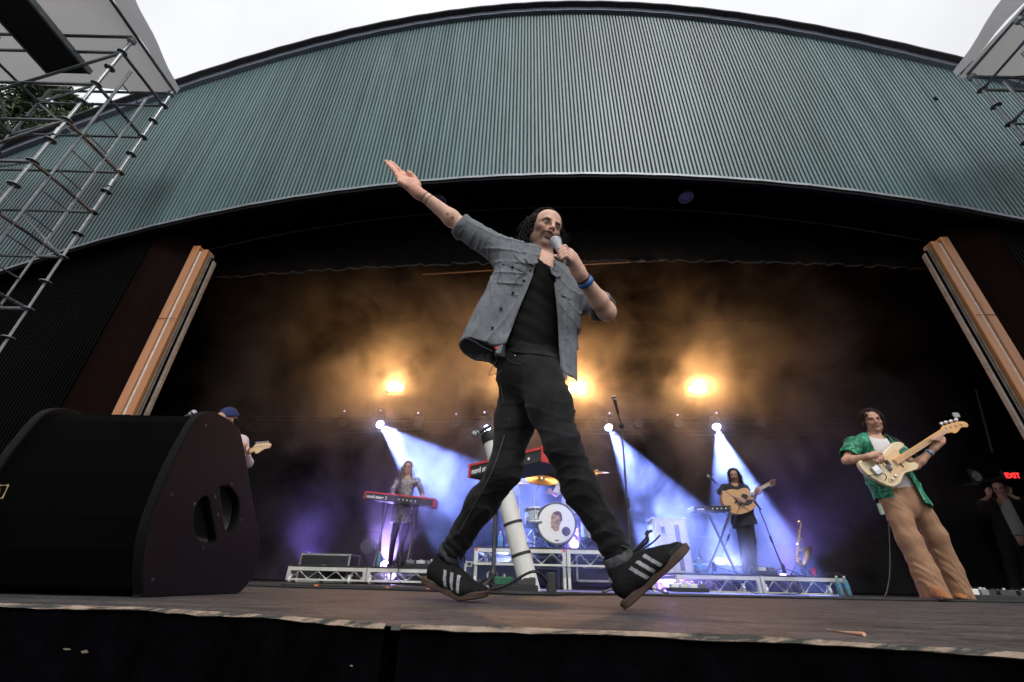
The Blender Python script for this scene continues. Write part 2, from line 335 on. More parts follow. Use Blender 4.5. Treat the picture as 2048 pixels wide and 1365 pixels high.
# ------------------------------------------------------------------ proscenium sides
m_orange = M('varnished_orange_timber', (.40, .165, .06), rough=.4, var=.16, scale=3, stretch=(6, 6, .4), coat=.2)
m_pale = M('pale_corner_highlight', (.62, .56, .5), rough=.5, var=.2, scale=14)
m_brown = M('dark_brown_panel', (.007, .0028, .002), spec=.02, rough=.6, var=.3, scale=3, stretch=(8, 8, .3))
m_bkcor = M('black_ribbed_wall', (.0015, .0015, .0018), spec=.02, rough=.5, var=.35, scale=2)
m_rail = M('grey_track_rail', (.2, .18, .155), rough=.5, var=.3)
for sg, txt in ((-1, 'left'), (1, 'right')):
    w = thing('proscenium_wall', f'black ribbed wall on the {txt} side of the stage opening', 'wall', S(sg*8.3, 5.2, 0), 'proscenium walls')
    s0, s1 = (-10.9, -6.55) if sg < 0 else (6.55, 10.4)
    corr('ribbed_cladding', s0, s1, 5.14, lambda q: 0., lambda q: zlo(q)+.1, m_bkcor, w, pitch=.05, dep=.012)
    mb = MB().add([S(sg*6.56, 5.15, 0), S(sg*5.97, 5.42, 0), S(sg*5.97, 5.42, 5.3), S(sg*6.56, 5.15, 5.3)], [(0, 1, 2, 3)]); ob('brown_reveal', mb, m_brown, w)
    pl = thing('proscenium_post', f'orange timber post with a painted corner highlight and track rails at the {txt} of the opening', 'post', S(sg*5.8, 5.3, 0), 'orange proscenium posts')
    zt = 4.82
    ob('outer_board', MB().box(S(sg*5.90, 5.35, zt/2), (.12, .16, zt), (SR, ST, (0, 0, 1)), .01), m_orange, pl)
    ob('corner_highlight', MB().box(S(sg*5.822, 5.385, zt/2-.04), (.05, .16, zt-.1), (SR, ST, (0, 0, 1)), .01), m_pale, pl)  # pale strip stands for light caught on the post corner, put in as colour
    ob('inner_board', MB().box(S(sg*5.742, 5.37, zt/2-.03), (.105, .17, zt-.08), (SR, ST, (0, 0, 1)), .01), m_orange, pl)
    for i, (q, wd, tt, m) in enumerate(((5.668, .012, 5.36, m_rail), (5.645, .01, 5.38, m_rail), (5.615, .016, 5.37, m_brown), (5.585, .010, 5.38, m_rail), (5.545, .02, 5.36, m_rail))):
        ob('track_rail', MB().box(S(sg*q, tt, (zt-.1-.05*i)/2), (wd, .05, zt-.1-.05*i), (SR, ST, (0, 0, 1))), m, pl)
    for z in (1.9, 3.4): ob('joint_line', MB().box(S(sg*5.82, 5.262, z), (.27, .003, .006), (SR, ST, (0, 0, 1))), m_brown, pl)

# ------------------------------------------------------------------ stage haze: one closed box of smoke inside the stage house
hb = MB().box(S(0, 8.03, 2.98), (17.6, 4.5, 5.9), (SR, ST, (0, 0, 1)))
m = bpy.data.materials.new('stage_smoke'); m.use_nodes = True; n = m.node_tree; n.nodes.clear()
out = n.nodes.new('ShaderNodeOutputMaterial'); pv = n.nodes.new('ShaderNodeVolumePrincipled'); n.links.new(pv.outputs[0], out.inputs['Volume'])
pv.inputs['Color'].default_value = (.95, .95, 1, 1); pv.inputs['Anisotropy'].default_value = .68
tcn = n.nodes.new('ShaderNodeTexCoord'); nz1 = n.nodes.new('ShaderNodeTexNoise'); nz1.inputs['Scale'].default_value = .85; nz1.inputs['Detail'].default_value = 5; nz1.inputs['Roughness'].default_value = .62; nz1.inputs['Distortion'].default_value = .5
n.links.new(tcn.outputs['Object'], nz1.inputs['Vector'])
mr = n.nodes.new('ShaderNodeMapRange'); mr.inputs['From Min'].default_value = .46; mr.inputs['From Max'].default_value = .62; mr.inputs['To Min'].default_value = .012; mr.inputs['To Max'].default_value = .34
n.links.new(nz1.outputs[0], mr.inputs['Value'])
sx_ = n.nodes.new('ShaderNodeSeparateXYZ'); n.links.new(tcn.outputs['Object'], sx_.inputs[0]); ab = n.nodes.new('ShaderNodeMath'); ab.operation = 'ABSOLUTE'; n.links.new(sx_.outputs[0], ab.inputs[0])
fo = n.nodes.new('ShaderNodeMapRange'); fo.interpolation_type = 'SMOOTHSTEP'; fo.inputs['From Min'].default_value = 4.6; fo.inputs['From Max'].default_value = 7.6; fo.inputs['To Min'].default_value = 1; fo.inputs['To Max'].default_value = 0; n.links.new(ab.outputs[0], fo.inputs['Value'])
fz = n.nodes.new('ShaderNodeMapRange'); fz.interpolation_type = 'SMOOTHSTEP'; fz.inputs['From Min'].default_value = 3.2; fz.inputs['From Max'].default_value = 5.4; fz.inputs['To Min'].default_value = 1; fz.inputs['To Max'].default_value = .8; n.links.new(sx_.outputs[2], fz.inputs['Value'])
fy = n.nodes.new('ShaderNodeMapRange'); fy.interpolation_type = 'SMOOTHSTEP'; fy.inputs['From Min'].default_value = -1.5; fy.inputs['From Max'].default_value = .4; fy.inputs['To Min'].default_value = .24; fy.inputs['To Max'].default_value = 1; n.links.new(sx_.outputs[1], fy.inputs['Value'])
m3_ = n.nodes.new('ShaderNodeMath'); m3_.operation = 'MULTIPLY'; n.links.new(fz.outputs[0], m3_.inputs[0]); n.links.new(fy.outputs[0], m3_.inputs[1])
m2_ = n.nodes.new('ShaderNodeMath'); m2_.operation = 'MULTIPLY'; n.links.new(m3_.outputs[0], m2_.inputs[0]); n.links.new(fo.outputs[0], m2_.inputs[1])
mu_ = n.nodes.new('ShaderNodeMath'); mu_.operation = 'MULTIPLY'; n.links.new(mr.outputs[0], mu_.inputs[0]); n.links.new(m2_.outputs[0], mu_.inputs[1]); n.links.new(mu_.outputs[0], pv.inputs['Density'])
HAZE = ob('haze', hb, m); tag(HAZE, 'drifting stage smoke filling the back of the stage', kind='stuff')
# ------------------------------------------------------------------ lamps at the back
m_amb = M('amber_lamp_face', (1, .8, .5), emit=(1, .62, .22), es=60, var=0)
m_blu = M('blue_white_lens', (1, 1, 1), emit=(.55, .62, 1), es=40, var=0)
m_vio = M('violet_lens', (1, 1, 1), emit=(.55, .35, 1), es=25, var=0)
m_fix = M('black_fixture_body', (.02, .02, .022), rough=.5)
TR = 10.0
TRUSS = thing('lighting_truss', 'dark aluminium truss carrying the stage lamps across the back', 'truss', S(0, TR, 2.9))
m_tr = M('dull_truss_tube', (.06, .06, .065), rough=.5, metal=.4)
for dz, dt in ((0, 0), (.3, 0), (0, .3), (.3, .3)): ob('chord', MB().tube([S(-7.4, TR+.05+dt, 3.25+dz), S(7.4, TR+.05+dt, 3.25+dz)], .02, 6), m_tr, TRUSS)
mb = MB()
for i in range(48):
    q = -7.4+i*.308; mb.tube([S(q, TR+.05, 3.25+.3*(i % 2)), S(q+.308, TR+.05, 3.55-.3*(i % 2))], .01, 5)
ob('lacing', mb, m_tr, TRUSS)
names = ['far left', 'centre left, behind the singer', 'just right of the singer', 'far right']
for i, (px, py) in enumerate(((790, 775), (1037, 777), (1155, 778), (1395, 778))):
    c = PT(px, py, 9.75); L = thing('blinder_lamp', f'twin amber blinder lamp glowing at the {names[i]} of the upper row', 'stage lamp', c, 'amber blinder lamps')
    ob('housing', MB().box(c+ST*.14, (.5, .18, .26), (SR, ST, (0, 0, 1)), .02), m_fix, L)
    ob('yoke', MB().tube([c+SR*-.27+ST*.12, c+SR*-.27+ST*.12+[0, 0, .22], c+SR*.27+ST*.12+[0, 0, .22], c+SR*.27+ST*.12], .012, 6), m_fix, L)
    for q in (-.11, .11):
        ob('lamp', MB().lathe(c+SR*q+ST*.04, -ST, [(.0, 0), (.075, 0), (.085, .02), (.06, .035), (0, .04)], 16), m_amb, L)
    spot('amber_beam', c-ST*.06, c-ST*3+np.array([0, 0, .9]), 330, (1, .46, .15), 172, 1, .12, L)
for i, (px, py, ax, ay, at) in enumerate(((762, 851, 960, 1040, 7.5), (975, 860, 1120, 1120, 7.3), (1219, 858, 1372, 1100, 7.5), (1434, 857, 1516, 1140, 7.6))):
    c = PT(px, py, 9.6); a = PT(ax, ay, at); d = (a-c)/np.linalg.norm(a-c)
    L = thing('beam_lamp', f'blue white beam lamp, number {["one", "two", "three", "four"][i]} from the left in the lower row', 'stage lamp', c, 'blue beam lamps')
    ob('head', MB().lathe(c-d*.06, -d, [(.09, 0), (.11, .06), (.12, .2), (.09, .32), (.03, .36)], 16), m_fix, L)
    ob('lens', MB().lathe(c-d*.055, d, [(.0, 0), (.085, 0), (.08, .012), (0, .02)], 16), m_blu, L)
    ob('yoke', MB().tube([c-d*.18+SR*.14, c-d*.18+SR*.14+[0, 0, .3], c-d*.18-SR*.14+[0, 0, .3], c-d*.18-SR*.14], .012, 6), m_fix, L)
    spot('beam', c+d*.03, a, 16000, (.22, .31, 1), 26, .25, .04, L)
# ================================================================== GEAR
Zu = np.array([0, 0, 1.]); SAX = (SR, ST, Zu)
def PX(px, py, X):
    d = ray(px, py); k = X/d[0]; return np.array([0, 0, CAM_H])+d*k
def plate(name, loops, o, X, Y, th, mat, parent, bev=0.):
    """flat plate with holes: 2D loops (first outer, rest holes) in the X,Y plane through o, thickness th"""
    cu = bpy.data.curves.new('tmp', 'CURVE'); cu.dimensions = '2D'; cu.fill_mode = 'BOTH'; cu.extrude = th/2-bev; cu.bevel_depth = bev; cu.bevel_resolution = 2 if bev else 0
    for lp in loops:
        sp = cu.splines.new('POLY'); sp.points.add(len(lp)-1); sp.use_cyclic_u = True
        for q, (x, y) in zip(sp.points, lp): q.co = (x, y, 0, 1)
    tmp = bpy.data.objects.new('tmp', cu); COL.objects.link(tmp); dg = bpy.context.evaluated_depsgraph_get()
    me = bpy.data.meshes.new_from_object(tmp.evaluated_get(dg)); vs = [V3(v.co) for v in me.vertices]; fs = [tuple(p.vertices) for p in me.polygons]
    bpy.data.objects.remove(tmp); bpy.data.curves.remove(cu); bpy.data.meshes.remove(me)
    X, Y = V3(X), V3(Y); Z = np.cross(X, Y); mb = MB(); mb.v = [tuple(V3(o)+X*p[0]+Y*p[1]+Z*p[2]) for p in vs]; mb.f = fs
    r = ob(name, mb, mat, parent); return auto_smooth(r, 35) if bev else r
def crv(pts, n=6, closed=True):                              # Catmull-Rom through 2D/3D points
    p = [V3(q) for q in pts]; N = len(p); out = []
    for i in range(N if closed else N-1):
        a, b, c, d = (p[(i-1) % N], p[i], p[(i+1) % N], p[(i+2) % N]) if closed else (p[max(i-1, 0)], p[i], p[i+1], p[min(i+2, N-1)])
        for k in range(n):
            t = k/n; out.append(.5*((2*b)+(-a+c)*t+(2*a-5*b+4*c-d)*t*t+(-a+3*b-3*c+d)*t**3))
    if not closed: out.append(p[-1])
    return out
m_alu = M('brushed_aluminium', (.55, .56, .55), rough=.4, metal=.75, var=.2, scale=20)
m_plast = M('black_plastic', (.018, .018, .02), rough=.5, var=.2)
m_cable = M('black_cable', (.012, .012, .014), rough=.55)
m_chrome = M('chrome', (.75, .76, .78), rough=.18, metal=1, var=.08)
m_steel = M('dark_steel', (.09, .09, .1), rough=.35, metal=.6)
m_white = M('white_print', (.8, .8, .8), rough=.5, var=.05)
# ------------------------------------------------------------------ wedge monitor
XM = -1.19; LEN = .60
m_cab = M('black_textured_cabinet', (.004, .004, .0046), spec=.08, rough=.55, var=.25, scale=50, bump=.55, bscale=260)
m_gri = M('black_grille_cloth', (.0018, .0018, .002), rough=.95, var=.2, spec=.03, bump=.6, bscale=420)
mon = [(414, 827), (438, 832), (475, 859), (489, 915), (503, 1000), (517, 1083), (514, 1115), (502, 1154), (478, 1184), (451, 1194), (303, 1197), (286, 1183), (287, 1103), (303, 1033), (337, 945), (371, 878), (394, 840)]
prof = [(PX(x, y, XM)[1], PX(x, y, XM)[2]) for x, y in mon]; zm = min(q[1] for q in prof); prof = [(a, max(b, .004)) for a, b in prof]
MON = thing('stage_monitor', 'black wedge stage monitor with a curved end cheek at the stage edge', 'speaker', (XM-LEN/2, np.mean([q[0] for q in prof]), 0))
YZ = ((0, 1, 0), (0, 0, 1))
def insc(pl, k): c = np.mean(np.array(pl), 0); return [tuple(c+(np.array(q)-c)*k) for q in pl]
def h2(pts): return [(PX(x, y, XM)[1], PX(x, y, XM)[2]) for x, y in pts]
hA = h2([(411, 990), (418, 1000), (424, 1030), (430, 1062), (432, 1080), (426, 1089), (416, 1090), (398, 1083), (388, 1070), (384, 1050), (386, 1022), (396, 1000)])
hB = h2([(437, 978), (440, 972), (455, 971), (468, 982), (477, 1000), (478, 1025), (472, 1050), (463, 1066), (455, 1070), (449, 1062), (443, 1030)])
hA, hB = [[tuple(q) for q in crv(h, 4)] for h in (hA, hB)]
ck = [tuple(q) for q in crv(prof, 4)]
c1 = plate('end_cheek', [ck, hA, hB], (XM-.014, 0, 0), *YZ, .034, m_cab, MON, .006)
for h in (hA, hB):
    mb = MB(); n = len(h); a = [(XM-.02, y, z) for y, z in h]; b = [(XM-.075, y, z) for y, z in insc(h, .82)]
    mb.add(a+b, [(i, (i+1) % n, n+(i+1) % n, n+i) for i in range(n)]+[tuple(n+i for i in range(n))]); ob('handle_recess', mb, m_plast, c1, True)
plate('end_cheek', [ck], (XM-LEN, 0, 0), *YZ, .034, m_cab, MON, .006)
inn = insc(prof, .965); mb = MB(); n = len(inn)
mb.add([(XM-.03, y, z) for y, z in inn]+[(XM-LEN+.015, y, z) for y, z in inn], [(i, (i+1) % n, n+(i+1) % n, n+i) for i in range(n)]); ob('grille', mb, m_gri, MON)
for x, y in ((409, 851), (341, 990), (386, 1009), (428, 994), (434, 1030), (461, 968), (303, 1160), (404, 1096), (480, 1040)):
    q = PX(x, y, XM); ob('screw', MB().lathe((XM+.002, q[1], q[2]), (1, 0, 0), [(.007, 0), (.007, .003), (.003, .004)], 8), m_plast, MON)
# little gold badge on the grille: outlined slanted square with a quarter disc
g0 = [PX(x, y, XM-.44) for x, y in ((-2, 1002), (16, 1001), (28, 975), (10, 976))]
lg = M('gold_badge', (.55, .42, .2), rough=.4, metal=.5)
dirn = np.array([0, -1, .15]); gg = [p+dirn*.02 for p in g0]
mb = MB()
for i in range(4): mb.tube([gg[i], gg[(i+1) % 4]], .0025, 4)
mb.tube(crv([gg[3], gg[3]*.5+gg[1]*.5+(gg[0]-gg[2])*.12, gg[0]], 5, False), .0022, 4)
ob('badge', mb, lg, MON)
# ------------------------------------------------------------------ staging decks
m_deck = M('dark_deck_ply', (.02, .02, .022), rough=.7, var=.4)
m_frame = M('mill_aluminium_frame', (.6, .6, .55), rough=.5, metal=.35, var=.15, scale=6)
m_red = M('red_tape', (.6, .03, .03), rough=.5)
def deck(s0, s1, t0, dep, zt, hgt, legs, label, wheels=False, tapes=()):
    d = thing('staging_deck', label, 'stage riser', S((s0+s1)/2, t0+dep/2, 0), 'aluminium staging decks')
    ob('deck_board', MB().box(S((s0+s1)/2, t0+dep/2, zt-.012), (s1-s0-.004, dep, .024), SAX), m_deck, d)
    for t, nm in ((t0+.02, 'front'), (t0+dep-.02, 'rear')):
        ob('top_rail', MB().box(S((s0+s1)/2, t, zt-.052), (s1-s0-.006, .04, .052), SAX, .004), m_frame, d)
        ob('bottom_rail', MB().box(S((s0+s1)/2, t, zt-hgt+.014), (s1-s0-.006, .035, .028), SAX, .004), m_frame, d)
        n = 8; w = (s1-s0-.1)/n
        for i in range(n):
            a, b = (zt-.08, zt-hgt+.028) if i % 2 else (zt-hgt+.028, zt-.08)
            ob('brace', MB().tube([S(s0+.05+i*w, t, a), S(s0+.05+(i+1)*w, t, b)], .0085, 6), m_frame, d)
        for q in (s0+.028, s1-.028): ob('corner_post', MB().box(S(q, t, zt-hgt/2-.012), (.052, .046, hgt-.02), SAX, .004), m_frame, d)
    for q in (s0+.025, s1-.025): ob('side_rail', MB().box(S(q, t0+dep/2, zt-.055), (.04, dep-.1, .05), SAX), m_frame, d)
    if legs:
        for q in (s0+.03, s1-.03):
            for t in (t0+.03, t0+dep-.03): ob('leg', MB().tube([S(q, t, zt-hgt), S(q, t, .0)], .024, 10), m_frame, d)
    if wheels:
        for q in (s0+.06, s1-.25):
            for t in (t0+.04, t0+dep-.1):
                c = S(q, t, .05); f = ob('caster', MB().box(c+[0, 0, .055], (.05, .06, .03), SAX, .006), m_frame, d)
                ob('wheel', MB().lathe(c-SR*.016, SR, [(.02, 0), (.048, .0), (.05, .008), (.05, .024), (.048, .032), (.02, .032)], 16), m_white, f)
    for q in tapes: ob('tape_mark', MB().box(S(q, t0-.003, zt-.04), (.03, .004, .04), SAX), m_red, d)
    return d
TL = 7.3
sL = sof(PT(577, 1131, TL))[0]; zL = PT(700, 1132, TL)[2]
deck(sL, sL+1.22, TL, 1.22, zL, .21, False, 'low staging deck on white casters under the keyboard player', True)
deck(sL+1.225, sL+2.44, TL, 1.22, zL, .21, False, 'low staging deck half hidden behind the singer\'s rear shoe', True)
TC = 6.8; sC = sof(PT(949, 1092, TC))[0]; zC = PT(1040, 1094, TC)[2]
deck(sC, sC+1.3, TC, 1.6, zC, .24, True, 'raised staging deck on legs below the bass drum', False, (sC+.03, sC+1.27))
deck(sC+1.305, sC+2.5, TC, 1.6, zC, .24, True, 'raised staging deck on legs to the right of the bass drum')
sRr = sof(PT(1351, 1148, TL))[0]; zR = PT(1500, 1149, TL)[2]; wR = (sof(PT(1688, 1150, TL))[0]-sRr)/2
deck(sRr, sRr+wR-.003, TL, 1.22, zR, .25, False, 'low staging deck under the acoustic guitarist', True)
deck(sRr+wR+.003, sRr+2*wR, TL, 1.22, zR, .25, False, 'low staging deck carrying the saxophone', True, ())
# ------------------------------------------------------------------ flight cases
m_navy = M('navy_laminate', (.03, .035, .085), rough=.45, var=.2)
m_wcase = M('white_worn_laminate', (.62, .6, .56), rough=.5, var=.16, scale=7)
m_bcase = M('black_laminate', (.014, .014, .016), rough=.5)
def case(name, c, size, mat, label, latch=(), ax=SAX, lid=None):
    X, Y, Z = map(V3, ax); a, b, h = np.array(size)/2; c = V3(c)+Z*h
    d = thing(name, label, 'flight case', c-Z*h)
    ob('body', MB().box(c, (2*a-.01, 2*b-.01, 2*h-.01), ax), mat, d)
    for sx in (-1, 1):
        for sy in (-1, 1): ob('edge_trim', MB().box(c+X*sx*(a-.012)+Y*sy*(b-.012), (.028, .028, 2*h-.05), ax), m_alu, d)
        for sz in (-1, 1):
            ob('edge_trim', MB().box(c+X*sx*(a-.012)+Z*sz*(h-.012), (.028, 2*b-.05, .028), ax), m_alu, d)
            ob('edge_trim', MB().box(c+Y*sx*(b-.012)+Z*sz*(h-.012), (2*a-.05, .028, .028), ax), m_alu, d)
            for sy in (-1, 1): ob('ball_corner', MB().ball(c+X*sx*(a-.014)+Y*sy*(b-.014)+Z*sz*(h-.014), .024, 8, 6), m_alu, d)
    if lid: ob('lid_trim', MB().box(c-Y*(b-.002)+Z*(h-lid), (2*a-.06, .012, .03), ax), m_alu, d)
    for x, z, w, hh in latch:
        l = ob('latch_plate', MB().box(c-Y*(b-.001)+X*x+Z*z, (w, .012, hh), ax, .003), m_alu, d)
        ob('latch_dish', MB().box(c-Y*(b+.004)+X*x+Z*z, (w*.62, .006, hh*.62), ax, .002), m_steel, l)
    return d, c, a, b, h
tc_ = 7.15
a_, b_ = sof(PT(925, 1190, tc_)), sof(PT(1050, 1190, tc_)); zt_ = PT(980, 1124, tc_)[2]
NC, c, a, b, h = case('flight_case', S((a_[0]+b_[0])/2, tc_+.33, 0), (b_[0]-a_[0], .6, zt_), m_navy, 'navy blue flight case with aluminium edges and a white P badge under the drum riser', ((-.38, .13, .09, .07), (-.38, -.19, .07, .06), (.12, .14, .09, .03)))
q = PT(980, 1151, tc_); fc = c-ST*(b+.004); bx = (q-c)@SR; bz = q[2]-c[2]
ob('badge', MB().lathe(fc+SR*bx+Zu*bz, -ST, [(0, 0), (.055, 0), (.055, .002), (0, .003)], 24), m_white, NC)
text('lettering', 'P', m_bcase, fc-ST*.004+SR*(bx-.026)+Zu*(bz-.033), SR, Zu, .066, NC, bold=.004)
text('lettering', 'S699', M('grey_stencil', (.16, .17, .24)), fc-ST*.002+SR*(bx-.3)+Zu*(bz-.11), SR, Zu, .06, NC)
a_ = sof(PT(1150, 1160, 7.3)); case('flight_case', S(a_[0]+.28, 7.6, .1), (.5, .5, .38), m_bcase, 'black equipment rack with pale frame under the right half of the drum riser', ((0, 0, .3, .03), (0, .1, .3, .02)))
q0, q1 = PT(1318, 1141, 7.75), PT(1388, 1141, 7.75); zt_ = PT(1350, 1036, 7.75)[2]
WC, c, a, b, h = case('flight_case', S(sof((q0+q1)/2)[0], 7.98, zR), (np.linalg.norm(q1-q0), .42, zt_-zR), m_wcase, 'tall white flight case with a brown stripe beside the acoustic guitarist', ((-.12, .22, .1, .16), (-.10, -.22, .1, .12)))
ob('stripe', MB().box(c-ST*(b-.0)+SR*.11-Zu*.03, (.07, .008, 2*h*.82), SAX), M('brown_webbing', (.16, .1, .08), rough=.9, var=.4, scale=60), WC)
ob('aerial', MB().tube([c+Zu*h+SR*-.1, c+Zu*(h+.2)+SR*-.17], .003, 5), m_chrome, WC)
case('flight_case', S(sL+.05, 8.7, 0), (.9, .5, .45), m_bcase, 'black flight case on the floor behind the keyboard player', ((0, 0, .1, .1),))
case('flight_case', S(sRr+1.1, 8.75, 0), (1.0, .5, .42), m_bcase, 'black flight case on the floor behind the acoustic guitarist', ((0, 0, .1, .1),))
# ------------------------------------------------------------------ drums
m_pearl = M('grey_pearl_wrap', (.36, .42, .43), rough=.25, var=.5, scale=14, stretch=(1, 1, 5), coat=.5)
m_head = M('white_drum_head', (.82, .82, .8), rough=.45, var=.04)
m_cymb = M('bronze_cymbal', (.55, .36, .2), rough=.32, metal=.85, var=.15, scale=40)
def drum(name, c, d, r, L, label, lugs=8, head=m_head):
    c, d = V3(c), V3(d)/np.linalg.norm(d); D = thing(name, label, 'drum', c-Zu*r)
    auto_smooth(ob('shell', MB().lathe(c, d, [(r*.97, .02), (r, .02), (r, L-.02), (r*.97, L-.02)], 36), m_pearl, D))
    for h0 in (0, L-.035): auto_smooth(ob('hoop', MB().lathe(c+d*h0, d, [(r*.955, -.005), (r+.014, -.005), (r+.018, .0), (r+.018, .035), (r+.0, .038)], 36, cap=False), m_steel if r > .22 else m_chrome, D))
    ob('drum_head', MB().lathe(c, -d, [(r*.965, -.02), (r*.965, .0), (r*.9, .004), (0, .005)], 36), head, D)
    a, b, _ = frame(d)
    for k in range(lugs):
        q = 2*math.pi*(k+.5)/lugs; u = a*math.cos(q)+b*math.sin(q)
        ob('lug', MB().box(c+u*(r+.012)+d*L*.35, (.03, .022, .07), (np.cross(u, d), u, d), .006), m_chrome, D)
        ob('lug', MB().tube([c+u*(r+.022)-d*.004, c+u*(r+.022)+d*(L-.0)], .004, 5), m_chrome, D)
    return D, a, b
kc = PT(1113, 1047, 7.35); KR = .30
kc[2] = max(kc[2], zC+KR+.02)
KD, a, b = drum('bass_drum', kc, ST, KR, .42, 'bass drum with a white front head showing a brown portrait', 10)
fr = kc-ST*.0075
# faint sepia head silhouette on the drum head (flat print), plus the dark port
sil = [(-.02, .14), (.04, .15), (.085, .11), (.1, .04), (.085, -.03), (.06, -.09), (.045, -.14), (-.03, -.15), (-.06, -.12), (-.09, -.1), (-.085, -.06), (-.1, -.03), (-.085, .0), (-.09, .05), (-.065, .11)]
m_sep = M('sepia_print', (.4, .26, .2), rough=.6, var=.75, scale=22, detail=6)
ob('portrait_print', MB().prism(fr, SR, Zu, -ST, [tuple(q) for q in crv([(x*.85-.01, y*.95+.03) for x, y in sil], 5)], .002), m_sep, KD)
ob('hair_print', MB().prism(fr-ST*.002, SR, Zu, -ST, [tuple(q) for q in crv([(-.05, .15), (.03, .18), (.08, .14), (.09, .05), (.06, .02), (.05, .09), (0, .12)], 5)], .002), M('dark_sepia_print', (.13, .07, .05), var=.6, scale=30), KD)
ob('sound_port', MB().lathe(fr+SR*.145-Zu*.115, -ST, [(0, 0), (.062, 0), (.066, .004), (.058, .006), (0, .003)], 24), M('dark_port', (.05, .02, .03)), KD)
ob('maker_mark', MB().prism(fr-Zu*.245, SR, Zu, -ST, [(.035*math.cos(q), .009*math.sin(q)) for q in np.linspace(0, 6.28, 17)[:-1]], .003), m_steel, KD)
for sg in (-1, 1): ob('spur', MB().tube([kc+ST*.08+SR*sg*.27-Zu*.14, kc-ST*.1+SR*sg*.44-Zu*(kc[2]-zC)], .012, 7), m_chrome, KD)
for q, rr in ((PT(1071, 1032, 7.5), .17), ): TD, _, _ = drum('rack_tom', q+[0, 0, -.14], (-.05, .1, 1), rr, .24, 'grey pearl tom mounted to the left of the bass drum', 6)
drum('floor_tom', S(sof(kc)[0]+.62, 7.75, zC+.18), (0, 0, 1), .2, .38, 'grey pearl floor tom partly hidden behind the singer\'s front leg', 6)
drum('snare_drum', S(sof(kc)[0]-.22, 8.05, zC+.52), (0, -.1, 1), .18, .14, 'shallow snare drum in front of the drummer', 6)
def stand(name, base, top, label, feet=.32, cat='stand', r=.011, m=None, parent=None):
    base, top = V3(base), V3(top); m = m or m_chrome
    d = parent or thing(name, label, cat, base)
    mid = base+(top-base)*np.array([0, 0, 1.]); 
    ob('lower_tube', MB().tube([base+Zu*.05, base+Zu*(top[2]-base[2])*.5], r*1.25, 8), m, d)
    ob('upper_tube', MB().tube([base+Zu*(top[2]-base[2])*.48, base+Zu*(top[2]-base[2])*.8, top], r, 8), m, d)
    ob('clamp', MB().lathe(base+Zu*(top[2]-base[2])*.46, Zu, [(r*1.3, 0), (r*2, .008), (r*2, .05), (r*1.3, .06)], 8), m, d)
    for k in range(3):
        q = k*2.094+.5; u = np.array([math.cos(q), math.sin(q), 0]); ob('leg', MB().tube([base+Zu*.34, base+u*feet+Zu*.012], r*.9, 6), m, d)
        ob('brace', MB().tube([base+Zu*.1, base+u*feet*.5+Zu*.18], r*.7, 6), m, d)
    return d
def cymbal(c, nrm, r, base, label):
    d = stand('cymbal_stand', base, V3(c)-V3(nrm)*.03, label, cat='cymbal')
    nrm = V3(nrm)/np.linalg.norm(nrm)
    auto_smooth(ob('cymbal', MB().lathe(c, nrm, [(.01, .035), (.03, .03), (r*.2, .006), (r*.24, 0), (r*.7, -.014), (r, -.03), (r, -.033), (r*.7, -.018), (r*.24, -.004), (.01, .028)], 40), m_cymb, d), 25)
    ob('wing_nut', MB().lathe(c, nrm, [(.008, .03), (.012, .045), (.012, .06), (.004, .07)], 8), m_steel, d)
    return d
cA = PT(1083, 957, 7.45); cymbal(cA, (.05, -.55, 1), .27, (cA[0]-.12, cA[1]+.05, zC), 'bronze crash cymbal tilted above the bass drum')
cB = PT(1193, 944, 7.7); cymbal(cB, (-.1, -.25, 1), .23, (cB[0]-.03, cB[1]+.02, zC), 'bronze cymbal to the right, just past the singer\'s front leg')
cH = PT(1040, 966, 7.8); cymbal(cH, (0, -.15, 1), .2, (cH[0], cH[1], zC), 'hi-hat cymbals half hidden left of the crash cymbal')
# ------------------------------------------------------------------ microphones and stands
m_grillm = M('grey_mic_grille', (.42, .43, .46), rough=.45, metal=.6, var=.35, scale=160, bump=.5, bscale=400)
m_grey = M('grey_enamel', (.3, .31, .34), rough=.35, metal=.2, var=.1)
def mic(c, d, sc=1., parent=None, label=None, body=m_plast, grill=m_grillm, tail=None):
    """handheld microphone: head centre c, d points from head to tail"""
    d = V3(d)/np.linalg.norm(d); c = V3(c); D = parent if parent is not None else thing('microphone', label, 'microphone', c+d*.17*sc)
    auto_smooth(ob('mic_head', MB().lathe(c, d, [(0, -.026*sc), (.013*sc, -.023*sc), (.022*sc, -.012*sc), (.0255*sc, .0), (.0255*sc, .008*sc), (.022*sc, .022*sc), (.018*sc, .03*sc)], 18), grill, D), 60)
    auto_smooth(ob('mic_ring', MB().lathe(c, d, [(.0262*sc, -.003*sc), (.0275*sc, .0), (.0275*sc, .007*sc), (.0262*sc, .01*sc)], 18, cap=False), body, D))
    auto_smooth(ob('mic_body', MB().lathe(c, d, [(.0185*sc, .03*sc), (.018*sc, .04*sc), (.0135*sc, .15*sc), (.0125*sc, .172*sc), (.011*sc, .175*sc)], 16), body, D))
    if tail: auto_smooth(ob('mic_tail', MB().lathe(c, d, [(.0145*sc, .140*sc), (.0145*sc, .166*sc), (.0135*sc, .17*sc)], 16), tail, D))
    return D
